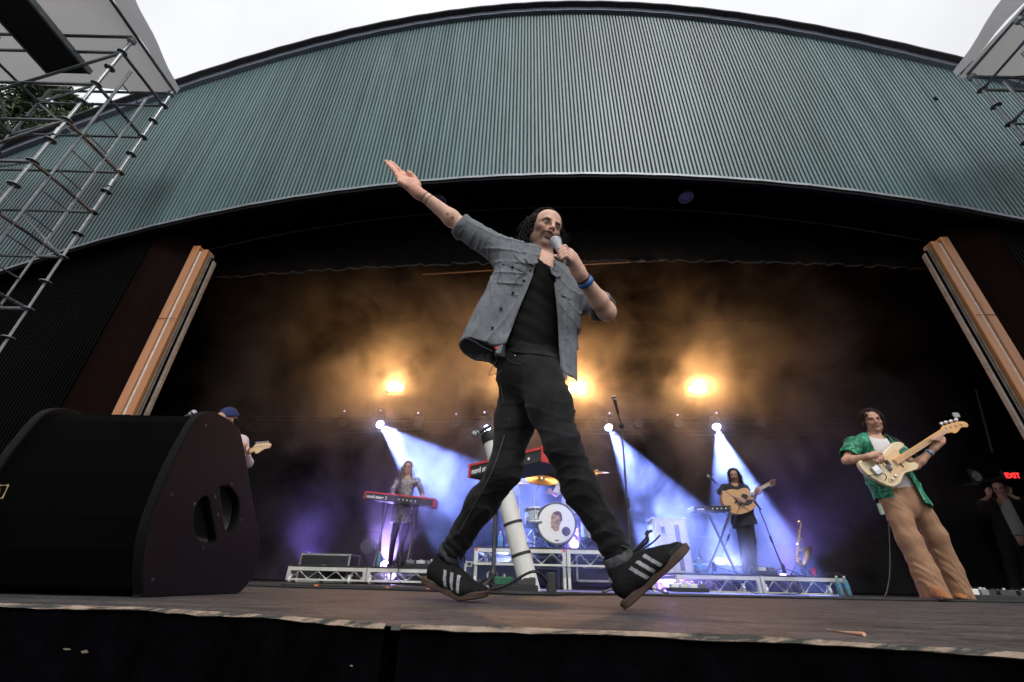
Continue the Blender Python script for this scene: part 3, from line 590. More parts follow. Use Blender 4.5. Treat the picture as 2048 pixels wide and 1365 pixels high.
def mic_stand(base, top, head, label, group=None, boom=None, feet=.3, r=.011, m=m_steel):
    """straight stand from base up to top, optional boom from top on to boom, microphone at head"""
    base, top, head = V3(base), V3(top), V3(head); d = thing('microphone_stand', label, 'microphone stand', base, group)
    k = .5
    ob('lower_tube', MB().tube([base+Zu*.04, base*(1-k)+top*k], r*1.3, 8), m, d); ob('upper_tube', MB().tube([base*(1-k)+top*k, top], r*.85, 8), m, d)
    ob('clutch', MB().lathe(base*(1-k)+top*k, top-base, [(r*1.4, -.05), (r*1.9, -.04), (r*1.9, .04), (r*1.2, .05)], 10), m_plast, d)
    for i in range(3):
        q = i*2.094+.3+base[0]; u = np.array([math.cos(q), math.sin(q), 0]); ob('leg', MB().tube([base+Zu*.1, base+u*feet+Zu*.012], r, 6), m, d)
        ob('foot', MB().ball(base+u*feet+Zu*.014, .014, 6, 4), m_plast, d)
    ob('hub', MB().lathe(base, Zu, [(.02, .03), (.03, .05), (.03, .12), (.018, .15)], 10), m_plast, d)
    tip = top
    if boom is not None:
        boom = V3(boom); back = top-(boom-top)*.35; ob('boom', MB().tube([back, boom], r*.75, 8), m, d); ob('boom_clutch', MB().ball(top, .028, 8, 6), m_plast, d); tip = boom
    dr = (tip-head)/max(np.linalg.norm(tip-head), 1e-6)
    c = ob('mic_clip', MB().tube([tip, head+dr*.11], .015, 8), m_plast, d)
    mic(head, dr, 1., d)
    return d
b0 = PZ(1268, 1190, 0); b0 = P(1268, 1187, 4.3); b0[2] = 0
mic_stand(b0, P(1243, 852, 4.25), P(1228, 795, 4.18), 'straight black microphone stand standing right of the singer', boom=P(1236, 826, 4.22))
b1 = PZ(985, 1188, 0); t1 = b1.copy(); t1[2] = P(985, 868, b1[1])[2]
mic_stand(b1, t1, P(950, 868, b1[1]-.1), 'black boom microphone stand beside the white keyboard column', boom=P(966, 860, b1[1]-.05))
bg_ = S(sRr+.62, 7.42, zR); tg = PT(1481, 1008, 7.42)
mic_stand(bg_, tg, PT(1417, 953, 7.3), 'black boom microphone stand in front of the acoustic guitarist', boom=PT(1428, 962, 7.32), r=.009)
bq = S(sof(PT(1572, 1142, 7.45))[0], 7.5, zR); mic_stand(bq, PT(1516, 1012, 7.5), PT(1506, 1000, 7.5), 'leaning black stand to the right of the acoustic guitarist', r=.009)
bq = S(sof(PT(800, 1132, 7.45))[0], 7.42, zL); mic_stand(bq, PT(800, 955, 7.42), PT(806, 934, 7.5), 'slim black microphone stand in front of the keyboard player', r=.011)
bq = PZ(352, 1188, 0); bq = np.array([-1.95, 3.6, 0]); hd = P(387, 826, 3.6); bq[0] = hd[0]-.12
mic_stand(bq, hd+[-.12, 0, -.1], hd, 'microphone stand whose pale head just shows over the wedge monitor')
# ------------------------------------------------------------------ red keyboards
m_redk = M('red_gloss_lacquer', (.62, .02, .02), rough=.3, var=.1, coat=.4)
m_ivory = M('white_keys', (.75, .74, .7), rough=.35, var=.05)
def keyboard(name, A_, B_, D_, hgt, label, txt, mat_top, loc):
    """A_..B_ is the lower back edge seen by the audience (left to right), D_ the direction towards the player"""
    A_, B_, D_ = V3(A_), V3(B_), V3(D_); X = (B_-A_); L = np.linalg.norm(X); X /= L; D_ = D_-X*(D_@X); D_ /= np.linalg.norm(D_); Z = np.cross(X, D_); dp = .33
    k = thing(name, label, 'keyboard', loc); c = (A_+B_)/2+D_*dp/2
    ob('body', MB().box(c+Z*hgt/2, (L-.03, dp, hgt), (X, D_, Z), .004), m_plast, k)
    ob('top_panel', MB().box(c-D_*dp*.17+Z*(hgt+.004), (L-.028, dp*.66, .012), (X, D_, Z), .003), mat_top, k)
    ob('back_strip', MB().box((A_+B_)/2-D_*.003+Z*(hgt-.004), (L-.028, .01, .018), (X, D_, Z)), mat_top, k)
    for e in (A_, B_): ob('end_cheek', MB().box(e+D_*dp/2+Z*(hgt/2+.004), (.022, dp+.012, hgt+.018), (X, D_, Z), .004), mat_top, k)
    n = 36; w = (L-.08)/n
    for i in range(n): ob('key', MB().box(A_+X*(.04+w*(i+.5))+D_*(dp*.83)+Z*(hgt+.006), (w*.92, dp*.32, .018), (X, D_, Z)), m_ivory, k)
    for i in range(n):
        if i % 7 not in (2, 6): ob('black_key', MB().box(A_+X*(.04+w*(i+1))+D_*(dp*.76)+Z*(hgt+.02), (w*.5, dp*.2, .014), (X, D_, Z)), m_plast, k)
    if txt: text('lettering', txt, m_white, A_+X*.035-D_*.004+Z*(hgt*.22), X, Z, hgt*.42, k, bold=.0022)
    for i in range(5): ob('socket', MB().lathe(A_+X*(L*.5+i*.07)+Z*hgt*.4, -D_, [(.012, 0), (.012, .004), (.006, .005)], 10), m_chrome, k)
    return k
kA, kB = PT(728, 998, 7.5), PT(866, 1013, 7.5)
K1 = keyboard('stage_keyboard', kA, kB, ST+[0, 0, .02], .115, 'red and black stage keyboard played by the woman in sequins', 'nord stage 3', m_redk, S(sof(kA)[0]+.5, 7.7, zL))
for q in (.28, .72):
    c = kA*(1-q)+kB*q; ob('stand_leg', MB().tube([c+ST*.05-Zu*.005, c+ST*.3-Zu*(c[2]-zL-.0)], .016, 8), m_steel, K1); ob('stand_leg', MB().tube([c+ST*.3-Zu*.005, c+ST*.02-Zu*(c[2]-zL)], .016, 8), m_steel, K1)
kA, kB = P(938, 955, 3.75), P(1085, 912, 3.15)
kB[2] = kA[2]
K2 = keyboard('stage_keyboard', kA, kB, (.63, .78, 0), .10, 'red and black stage keyboard behind the singer\'s legs', 'nord stage 4', m_redk, (kA[0]+.3, kA[1], 0))
# white slanted column holding it
m_wcol = M('white_column_paint', (.66, .65, .62), rough=.5, var=.12, scale=12, stretch=(1, 1, .4), bump=.15, bscale=30)
cb = PZ(1063, 1190, 0); ctp = P(983, 882, cb[1]+.05)
CL = thing('keyboard_column', 'slanted white column stand with black straps behind the singer', 'stand', cb)
dcl = (ctp-cb); Lc = np.linalg.norm(dcl)
auto_smooth(ob('column', MB().lathe(cb, dcl, [(.066, .0), (.066, Lc)], 24), m_wcol, CL)); auto_smooth(ob('column_cap', MB().lathe(cb+dcl*.985, dcl, [(.069, 0), (.074, .01), (.072, .075), (.06, .085)], 24), m_plast, CL))
for k in (.22, .41): auto_smooth(ob('strap', MB().lathe(cb+dcl*k, dcl, [(.067, 0), (.0695, .002), (.0695, .018), (.067, .02)], 24, cap=False), m_plast, CL))
ob('strap_tail', MB().bar(cb+dcl*.3+[.06, -.03, 0], cb+dcl*.285+[.12, -.04, 0], .016, .004), m_plast, CL)
ob('base_plate', MB().box(cb+[0, .0, .012], (.4, .3, .02), None, .006), m_plast, CL)
ob('connector_box', MB().box(cb+[.12, -.13, .07], (.06, .05, .12), None, .008), m_plast, CL)
ob('paper_tag', MB().box(cb+dcl*.1+[-.01, -.069, 0], (.05, .003, .035)), m_white, CL)
# ------------------------------------------------------------------ synth on an X stand
kA, kB = PT(1390, 1022, 7.55), PT(1462, 1020, 7.55)
K3 = keyboard('synthesizer', kA, kB, ST, .055, 'small black synthesizer on a crossed stand left of the acoustic guitarist', 'novation', m_plast, S(sof(kA)[0]+.25, 7.7, zR))
for a, b in (((1462, 1026), (1412, 1143)), ((1418, 1030), (1472, 1143))):
    p, q = PT(*a, 7.6), PT(*b, 7.6); q[2] = zR+.01; ob('stand_leg', MB().bar(p, q, .03, .03), m_steel, K3)
# ------------------------------------------------------------------ saxophone
m_brass = M('lacquered_brass', (.62, .4, .2), rough=.3, metal=.9, var=.2)
sx = PT(1605, 1141, 7.6); sx[2] = zR; SAXO = thing('saxophone', 'brass saxophone standing on the right riser', 'saxophone', sx)
def sxp(px, py): return PT(px, py, 7.6)
body = crv([sxp(1600, 1058), sxp(1597, 1085), sxp(1594, 1112), sxp(1597, 1127), sxp(1606, 1130), sxp(1612, 1118), sxp(1614, 1103), sxp(1611, 1094)], 5, False)
auto_smooth(ob('body_tube', MB().tube(body, list(np.linspace(.016, .036, 24))+list(np.linspace(.037, .085, len(body)-24)), 14, cap=False), m_brass, SAXO), 60)
ob('neck', MB().tube(crv([sxp(1600, 1058), sxp(1602, 1048), sxp(1599, 1043), sxp(1596, 1045)], 5, False), .011, 8), m_brass, SAXO)
for i in range(9): q = body[2+i*2]; ob('key_cup', MB().lathe(q-ST*.03+SR*(.02 if i % 2 else -.02), -ST, [(0, 0), (.02, 0), (.018, .008), (0, .01)], 10), m_brass, SAXO)
for k in range(3):
    u = np.array([math.cos(k*2.1+.3), math.sin(k*2.1+.3), 0]); ob('stand_leg', MB().tube([sx+Zu*.25, sx+u*.17+Zu*.01], .008, 6), m_steel, SAXO)
# ------------------------------------------------------------------ bottles, cup, pedals
m_water = M('blue_water_bottle', (.25, .5, .62), rough=.12, var=.15, trans=.5)
m_lab = M('blue_bottle_label', (.08, .3, .5), rough=.4)
def bottle(c, label, h=.21, group='water bottles'):
    b = thing('water_bottle', label, 'bottle', c, group); r = h*.155
    auto_smooth(ob('bottle_body', MB().lathe(c, Zu, [(r*.8, 0), (r, .008), (r*.96, h*.3), (r, h*.34), (r, h*.62), (r*.85, h*.74), (r*.38, h*.88), (r*.38, h*.93)], 16), m_water, b), 50)
    ob('bottle_label', MB().lathe(c, Zu, [(r*1.01, h*.36), (r*1.015, h*.6)], 16, cap=False), m_lab, b); ob('bottle_cap', MB().lathe(c, Zu, [(r*.42, h*.92), (r*.42, h), (r*.3, h*1.01)], 12), m_white, b)
def on(px, t, z): s_ = sof(PT(px, 1140, t))[0]; return S(s_, t, z)
bottle(on(1668, 7.2, 0), 'left one of two water bottles on the floor by the right riser corner', .24); bottle(on(1683, 7.22, 0), 'right one of two water bottles on the floor by the right riser corner', .24)
bottle(on(999, 6.95, zC), 'water bottle standing on the left front corner of the drum riser'); bottle(on(1400, 7.45, zR), 'water bottle on the right riser beside the white flight case')
bottle(on(755, 7.5, zL), 'water bottle on the left riser by the keyboard player\'s feet')
tag(ob('plastic_cup', MB().lathe(on(1625, 7.5, zR), Zu, [(.028, 0), (.04, .1), (.037, .1), (.026, .005)], 16, cap=False), M('red_plastic', (.55, .02, .04), rough=.35)), 'red plastic cup beside the saxophone', 'cup')
tag(ob('folded_cloth', MB().grid(lambda u, v: on(1660, 7.4, zR)+SR*(u-.5)*.4+ST*(v-.5)*.25+Zu*(.005+.05*math.sin(u*3.1)*math.sin(v*3.1)*(1+.3*math.sin(u*19)*math.cos(v*13))), 16, 10), m_cable, None, True), 'black cloth lying on the right end of the right riser', 'cloth')
def pedalboard(c, w, label, cols, d=.3):
    P_ = thing('pedalboard', label, 'pedalboard', c); ob('board', MB().box(c+Zu*.03, (w, d, .05), SAX, .006), m_plast, P_)
    n = len(cols)
    for i, cc in enumerate(cols):
        q = c+SR*(w*((i+.5)/n-.5))+Zu*.075-ST*.03; m = M('pedal_%d%d%d' % tuple(int(x*99) for x in cc), cc, rough=.4)
        e = ob('pedal', MB().box(q, (w/n*.8, d*.55, .05), SAX, .006), m, P_); ob('foot_switch', MB().lathe(q+Zu*.02-ST*d*.15, Zu, [(.012, 0), (.012, .02), (.006, .024)], 8), m_chrome, e)
        for kk in (-.02, .02): ob('knob', MB().lathe(q+Zu*.024+ST*d*.15+SR*kk, Zu, [(.009, 0), (.009, .014)], 8), m_plast, e)
def onf(px, py): return PZ(px, py, 0)
pedalboard(P(1925, 1196, 4.6)*[1, 1, 0], .34, 'pedalboard with white and red pedals at the bass player\'s feet', [(.75, .75, .72), (.7, .1, .08), (.72, .72, .7), (.2, .2, .22)])
pedalboard(P(2002, 1199, 4.9)*[1, 1, 0], .55, 'dark pedalboard at the right edge of the stage', [(.03, .03, .03), (.05, .05, .05), (.03, .03, .035)])
pedalboard(on(1368, 6.5, 0), .46, 'pedalboard with pale pedals on the floor under the right riser', [(.75, .75, .72), (.6, .65, .55), (.75, .7, .7), (.1, .1, .1)])
pedalboard(on(842, 7.6, zL), .5, 'grey pedal unit on the left riser beside the keyboard player', [(.16, .17, .2), (.5, .5, .5), (.16, .17, .2)], .25)
pedalboard(on(1520, 7.6, zR), .4, 'small pedalboard at the acoustic guitarist\'s feet', [(.1, .1, .1), (.6, .6, .55), (.1, .1, .12)], .22)
pedalboard(P(1030, 1196, 3.3)*[1, 1, 0], .3, 'low green pedal strip next to the white column base', [(.02, .12, .06), (.05, .05, .05)], .14)
# ------------------------------------------------------------------ floor cables and tape marks
def cable(pts, r, label, m=m_cable):
    tag(ob('cable', MB().tube([q+Zu*(r+.001) for q in crv(pts, 8, False)], r, 6), m, None, True), label, 'cable', 'floor cables')
FZ = lambda px, Y: P(px, 1180, Y)*[1, 1, 0]
cable([FZ(480, 3.9), FZ(600, 3.6), FZ(760, 3.5), FZ(900, 3.3), FZ(1000, 3.05), FZ(1100, 3.1), FZ(1240, 3.6)], .009, 'black cable running across the floor behind the singer\'s feet')
cable([FZ(560, 4.6), FZ(720, 4.4), FZ(860, 4.0), FZ(1000, 3.5), FZ(1180, 3.6), FZ(1420, 3.9), FZ(1700, 4.1)], .008, 'long black cable between the left riser and the bass player')
cable([FZ(1240, 3.7), FZ(1400, 3.6), FZ(1560, 3.8), FZ(1750, 3.9), FZ(1900, 4.1), FZ(2060, 4.3)], .009, 'black cable running to the pedalboards on the right')
p0 = P(1775, 1000, 4.32); cable([p0, P(1780, 1100, 4.3), P(1778, 1165, 4.25), P(1760, 1195, 4.2)*[1, 1, 0], P(1700, 1197, 4.1)*[1, 1, 0], P(1600, 1198, 4.0)*[1, 1, 0]], .0045, 'thin guitar lead hanging from the bass player to the floor')
cable([on(798, 7.28, zL), on(797, 7.27, .1), on(815, 7.1, 0), on(860, 6.6, 0), on(930, 6.2, 0)], .006, 'cable drooping from the front of the left riser')
cable([cb+[.1, -.12, .05], cb+[.0, -.25, .12], cb+[-.2, -.2, .03], cb+[-.45, -.1, .0], cb+[-.2, .15, 0], cb+[-.5, .3, 0]], .009, 'looped black cable around the white column base')
cable([on(1470, 7.26, .1), on(1500, 7.1, .0), on(1560, 7.0, .0), on(1590, 7.2, .02), on(1600, 7.26, .16)], .006, 'cable looping under the right riser')
cable([on(1325, 7.7, 1.0), on(1318, 7.65, .7), on(1330, 7.6, .45), on(1345, 7.5, zR)], .006, 'pale cable hanging beside the white flight case', m_white)
m_ot = M('orange_tape', (.8, .2, .04), rough=.6)
for i, (px, Y) in enumerate(((632, 4.2), (775, 3.75), (856, 3.45))):
    tag(ob('tape_marker', MB().box(FZ(px, Y)+Zu*.0105, (.02, .05, .021)), m_ot), ['leftmost', 'middle', 'rightmost'][i]+' of three orange tape markers on the floor cables left of the singer', 'tape', 'orange tape markers')
q = PZ(1730, 1274, .0); q2 = PZ(1655, 1262, 0)
tag(ob('drum_stick', MB().tube([q2+Zu*.002, (q+q2)/2+Zu*.002, q+Zu*.0035], [.0012, .0018, .0032], 8), M('raw_stick_wood', (.55, .3, .2), rough=.6)), 'small bare wood stick lying on the stage edge at the right', 'stick')
# ------------------------------------------------------------------ exit sign, clock, stage-right pipe
ex = PT(2020, 951, 8.6); EX = thing('exit_sign', 'red glowing exit sign on the dark right wing', 'sign', ex-Zu*.1)
ob('sign_box', MB().box(ex, (.3, .06, .18), SAX, .01), m_plast, EX)
text('lettering', 'EXIT', M('red_sign_glow', (.8, .05, .05), emit=(1, .03, .03), es=2.5, var=0), ex-SR*.125-ST*.034-Zu*.055, SR, Zu, .09, EX, bold=.004)
ob('bracket', MB().box(ex+ST*.5, (.04, 1., .04), SAX), m_plast, EX)
ck_ = PT(1951, 953, 9.0); CK = thing('wall_clock', 'round pale wall clock in the dark right wing', 'clock', ck_-Zu*.1)
ob('clock_rim', MB().lathe(ck_, -ST, [(.1, 0), (.115, .0), (.115, .03), (.1, .035)], 28, cap=False), m_steel, CK); ob('clock_face', MB().lathe(ck_, -ST, [(0, 0.0), (.1, 0.0), (.1, .01), (0, .011)], 28), M('clock_white', (.6, .62, .6)), CK)
for q, L in ((2.2, .06), (4.0, .08)): ob('clock_hand', MB().bar(ck_-ST*.014, ck_-ST*.014+SR*math.sin(q)*L+Zu*math.cos(q)*L, .008, .003, ST), m_plast, CK)
ob('mount', MB().box(ck_+ST*.04, (.08, .08, .3), SAX), m_steel, CK)
tag(ob('hanging_pipe', MB().tube([PT(1930, 700, 9.2), PT(1985, 905, 9.2)], .02, 8), M('dull_pipe', (.1, .09, .09), rough=.6)), 'thin dark pipe hanging in the right wing above the clock', 'pipe')
# ------------------------------------------------------------------ wash lamps on the truss and on the floor
m_wf = M('wash_lamp_face', (.32, .32, .36), rough=.3, var=.2)
def wash(px, py, t, label, glow=False, r=.1):
    c = PT(px, py, t); L = thing('wash_lamp', label, 'stage lamp', c-Zu*r, 'round LED wash lamps')
    auto_smooth(ob('head', MB().lathe(c, ST, [(r*.98, 0), (r*1.1, .0), (r*1.12, .05), (r*.9, .18), (r*.4, .22)], 24), m_fix, L)); ob('front_plate', MB().lathe(c, -ST, [(0, .0), (r, .0), (r, .004), (0, .005)], 24), m_fix, L)
    for ring, n in ((.3, 6), (.62, 12), (.86, 18)):
        for k in range(n):
            q = 2*math.pi*k/n; ob('led', MB().lathe(c-ST*.005+(SR*math.cos(q)+Zu*math.sin(q))*r*ring, -ST, [(r*.1, 0), (r*.09, .006), (0, .008)], 6), m_wf, L)
    ob('yoke', MB().tube([c+ST*.08+SR*r*1.3, c+ST*.08+SR*r*1.3+Zu*.26, c+ST*.08-SR*r*1.3+Zu*.26, c+ST*.08-SR*r*1.3], .012, 6), m_fix, L)
    return L, c
nm5 = ['first', 'second', 'third', 'fourth', 'fifth', 'sixth']
for i, px in enumerate((686, 836, 911, 1278, 1357, 1524)): wash(px, 847, 9.55, nm5[i]+' from the left in the row of unlit round wash lamps')
wash(735, 1093, 8.9, 'unlit round wash lamp on the floor behind the left riser', r=.13); wash(1415, 1106, 8.9, 'unlit round wash lamp on the floor behind the synthesizer stand', r=.13)
m_ind = M('violet_indicator', (1, 1, 1), emit=(.6, .5, 1), es=8, var=0)
for i, (px, py) in enumerate(((689, 823), (761, 821), (836, 826), (912, 828), (969, 825), (1219, 827), (1355, 830), (1433, 826))):
    c = PT(px, py, 9.7); D = thing('lamp_driver', nm5[i] + ' small driver box from the left with a violet light, on the truss' if i < 6 else ['seventh', 'eighth'][i-6]+' small driver box from the left with a violet light, on the truss', 'driver box', c-Zu*.06, 'lamp driver boxes')
    ob('box', MB().box(c+ST*.07, (.16, .12, .12), SAX, .01), m_fix, D); ob('indicator', MB().ball(c, .014, 6, 4), m_ind, D)
# ------------------------------------------------------------------ floor uplights
def uplight(c, aim, en, col, ang, label, lens=m_vio, r=.09):
    c = V3(c); d = (V3(aim)-c)/np.linalg.norm(V3(aim)-c); L = thing('floor_uplight', label, 'stage lamp', c*[1, 1, 0], 'floor uplights')
    ob('can', MB().lathe(c-d*.02, -d, [(r, 0), (r*1.1, .02), (r*1.05, .16), (r*.6, .2)], 18), m_fix, L); ob('lens', MB().lathe(c-d*.015, d, [(0, 0), (r*.9, 0), (r*.85, .01), (0, .014)], 18), lens, L)
    ob('floor_bracket', MB().box([c[0], c[1], .02], (.24, .2, .03), SAX), m_fix, L)
    spot('uplight_beam', c+d*.02, aim, en, col, ang, .6, .06, L)
uplight(S(sof(PT(772, 1120, 8.75))[0], 8.75, .3), PT(800, 1010, 7.3), 520, (.42, .3, 1), 44, 'violet uplight glowing on the floor behind the keyboard player')
uplight(S(sof(PT(770, 1165, 8.3))[0], 8.55, .14), PT(790, 1180, 6.0), 260, (.62, .5, 1), 70, 'violet floor lamp shining under the left riser')
uplight(S(sof(PT(1010, 1130, 8.6))[0], 8.6, .3), PT(1020, 1130, 6.5), 200, (.35, .45, 1), 60, 'blue floor lamp shining out under the drum riser', m_blu)
uplight(S(sof(PT(1338, 1170, 8.7))[0], 8.7, .14), PT(1330, 1180, 6.0), 260, (.6, .3, 1), 70, 'violet floor lamp shining under the right riser')
uplight(S(sof(PT(1437, 1105, 8.85))[0], 8.85, .45), PT(1500, 1140, 7.6), 220, (.4, .45, 1), 34, 'small blue white floor beam behind the synthesizer stand', m_blu)
uplight(S(sof(PT(1560, 1120, 9.2))[0], 9.2, .25), PT(1600, 1030, 8.0), 230, (.3, .2, 1), 56, 'violet uplight hidden behind the saxophone')
uplight(S(sof(PT(1150, 1120, 9.4))[0], 9.4, .75), PT(1110, 1010, 8.0), 520, (.26, .16, 1), 56, 'violet uplight hidden behind the drum kit')
uplight(S(sof(PT(620, 1120, 9.3))[0], 9.3, .25), PT(650, 1030, 8.0), 110, (.3, .2, 1), 56, 'violet uplight at the far left of the backdrop')
# ------------------------------------------------------------------ scaffold towers
m_galv = M('galvanised_tube', (.2, .215, .225), rough=.38, metal=.7, var=.25, scale=12)
m_tarp = M('white_tarpaulin', (.42, .42, .435), rough=.6, var=.12, scale=1.6)
bt = m_tarp.node_tree; tl = bt.nodes.new('ShaderNodeBsdfTranslucent'); tl.inputs['Color'].default_value = (.62, .6, .6, 1); mxs = bt.nodes.new('ShaderNodeMixShader'); mxs.inputs[0].default_value = .33
bt.links.new(bt.nodes['Principled BSDF'].outputs[0], mxs.inputs[1]); bt.links.new(tl.outputs[0], mxs.inputs[2]); bt.links.new(mxs.outputs[0], bt.nodes['Material Output'].inputs['Surface'])
m_decku = M('black_platform', (.01, .01, .012), rough=.8)
GZ = -1.3
def tower(pa, pb, YA, out, label, sgn):
    A = P(*pa, YA); zt = A[2]; B = PZ(*pb, zt); T = thing('scaffold_tower', label, 'scaffold', (A[0]+sgn*1.0, (A[1]+B[1])/2, GZ), 'scaffold towers')
    o = np.array([sgn*out, 0, 0]); C, D = A+o, B+o; legs = [A, B, C, D]
    nodes = [zt-.35-k*.78 for k in range(9)]; nodes = [z for z in nodes if z > GZ+.2]
    for L in legs:
        st = ob('standard', MB().tube([(L[0], L[1], GZ), L], .0242, 10), m_galv, T)
        z = zt-.35
        while z > GZ+.2:
            ob('rosette', MB().lathe((L[0], L[1], z), Zu, [(.026, -.005), (.062, -.005), (.062, .005), (.026, .005)], 14), m_galv, T); z -= .39
        ob('sleeve', MB().lathe((L[0], L[1], zt-2.2), Zu, [(.03, 0), (.03, .12)], 10), m_galv, T)
    def at(L, z): return np.array([L[0], L[1], z])
    for i, z in enumerate(nodes):
        for p, q in ((A, B), (C, D), (A, C), (B, D)):
            ob('ledger', MB().tube([at(p, z), at(q, z)], .024, 8), m_galv, T)
    for i in range(0, len(nodes)-2, 2):
        ob('diagonal', MB().tube([at(A, nodes[i]), at(C, nodes[i+2])], .021, 8), m_galv, T); ob('diagonal', MB().tube([at(D, nodes[i]), at(B, nodes[i+2])], .021, 8), m_galv, T)
    for i in range(len(nodes)-1):
        ob('diagonal', MB().tube([at(C, nodes[i]), at(D, nodes[i+1])], .02, 8), m_galv, T); ob('diagonal', MB().tube([at(A, nodes[i+1]), at(D, nodes[i])], .018, 8), m_galv, T)
    # ladder frame between the two near standards
    e0, e1 = A+(B-A)*.26, A+(B-A)*.70; zl = zt-.45
    for e, dz in ((e0, 0), (e1, -.1)): ob('ladder_stile', MB().tube([at(e, GZ), at(e, zl+dz)], .02, 8), m_galv, T)
    z = zl-.3
    while z > GZ+.2: ob('ladder_rung', MB().tube([at(e0, z), at(e1, z)], .010, 6), m_galv, T); z -= .36
    # overhead platform
    for zz in (zt-1.15,):
        zz = zt-.42; pr, pq = (PZ(178, 145, zz), PZ(100, 145, zz)) if sgn < 0 else (at(A, zz)+[.55, 0, 0], at(A, zz)+[1.2, 0, 0])
        pc = (pr+pq)/2-np.array([0, 1.1, 0]); wd = abs(pr[0]-pq[0]); ob('platform', MB().box(pc, (wd, 2.2, .06)), m_decku, T)
        for sg in (-1, 1): ob('platform_edge', MB().box(pc+[sg*(wd/2+.018), 0, 0], (.034, 2.2, .09)), m_galv, T)
    for L in (A, B): ob('coupler', MB().box(L-Zu*.04, (.09, .09, .1), None, .02), m_galv, T)
    # tarpaulin roof and skirt
    R_ = tag(ob('tarpaulin', MB().grid(lambda u, v: A+np.array([sgn*(-.04+(out+1.2)*u), -1.6+(B[1]-A[1]+1.66)*v, .06+.25*u+.03*math.sin(u*9+v*4)*math.sin(v*7)]), 18, 14), m_tarp, None, True), 'white tarpaulin roof sagging over the '+('left' if sgn < 0 else 'right')+' scaffold tower', 'tarpaulin', 'scaffold tarpaulins')
    ob('skirt', MB().grid(lambda u, v: A+np.array([-sgn*(.05+.1*v*(1-u)), -1.6+(B[1]-A[1]+1.66)*u, .07+.62*v*(1-.8*u)+.02*math.sin(u*20)]), 16, 4), m_tarp, R_, True)
    ob('eave_tube', MB().tube([A+[-sgn*.03, -1.5, .03], B+[-sgn*.03, .0, .03]], .024, 8), m_galv, T)
    ob('eave_tube', MB().tube([B+[0, .03, .03], D+[0, .03, .03]], .024, 8), m_galv, T); ob('eave_tube', MB().tube([A+[0, -.03, .01], C+[0, -.03, .01]], .024, 8), m_galv, T)
    return T
tower((266, 80), (344, 186), 3.55, 2.0, 'galvanised scaffold tower with ladder at the left of the stage', -1)
tower((2036, 38), (1941, 152), 2.95, 2.0, 'galvanised scaffold tower at the right edge of the photo', 1)
# ------------------------------------------------------------------ conifer behind the left end of the shell
def conifer(base, H, Rr, label, seed, n=5200):
    r = np.random.default_rng(seed); T = thing('conifer_tree', label, 'tree', base, 'trees behind the stage'); base = V3(base)
    ob('trunk', MB().tube([base, base+[.1, 0, H*.5], base+[0, .05, H*.95]], [.32, .2, .04], 9), M('tree_bark', (.09, .065, .05), rough=.9, var=.4), T)
    br = MB(); cv = []; 
    for k in range(120):
        h = H*(.12+.85*r.random()**.9); L = Rr*(1-h/H)**.7*r.uniform(.6, 1.15)+.3; q = r.uniform(0, 6.283); u = np.array([math.cos(q), math.sin(q), 0.]); tip = base+[0, 0, h]+u*L-Zu*(.25*L)
        br.tube([base+[0, 0, h], base+[0, 0, h]+u*L*.6-Zu*.06*L, tip], [.05, .03, .008], 5); cv.append((base+[0, 0, h], tip, L))
    ob('branches', br, M('tree_bark'), T)
    vs = []; fs = []; cn = 0
    for i in range(n):
        a, b, L = cv[r.integers(len(cv))]; f = .25+.75*r.random()**.7; p = a*(1-f)+b*f+r.normal(0, .13, 3)+[0, 0, -.1]; d = r.normal(0, 1, 3)+[0, 0, -.8]; d /= np.linalg.norm(d); w = np.cross(d, r.normal(0, 1, 3)); w /= np.linalg.norm(w); l = r.uniform(.1, .26)
        vs += [p-w*.035, p+w*.035, p+d*l+w*.012, p+d*l-w*.012]; fs.append((cn, cn+1, cn+2, cn+3)); cn += 4
    mesh_obj('crown', np.array(vs), np.array(fs), M('conifer_foliage', (.035, .055, .018), rough=.7, var=.6, scale=1.4), T)
cx = P(70, 250, 8.5); conifer((cx[0], cx[1], -1.3), cx[2]+1.3+2.6, 3.6, 'dark green conifer beyond the left scaffold tower', 3, 16000)
cx = P(-120, 250, 7.0); conifer((cx[0], cx[1], -1.3), cx[2]+1.3+2.0, 3.0, 'dark conifer at the very left edge of the photo', 5, 7000)
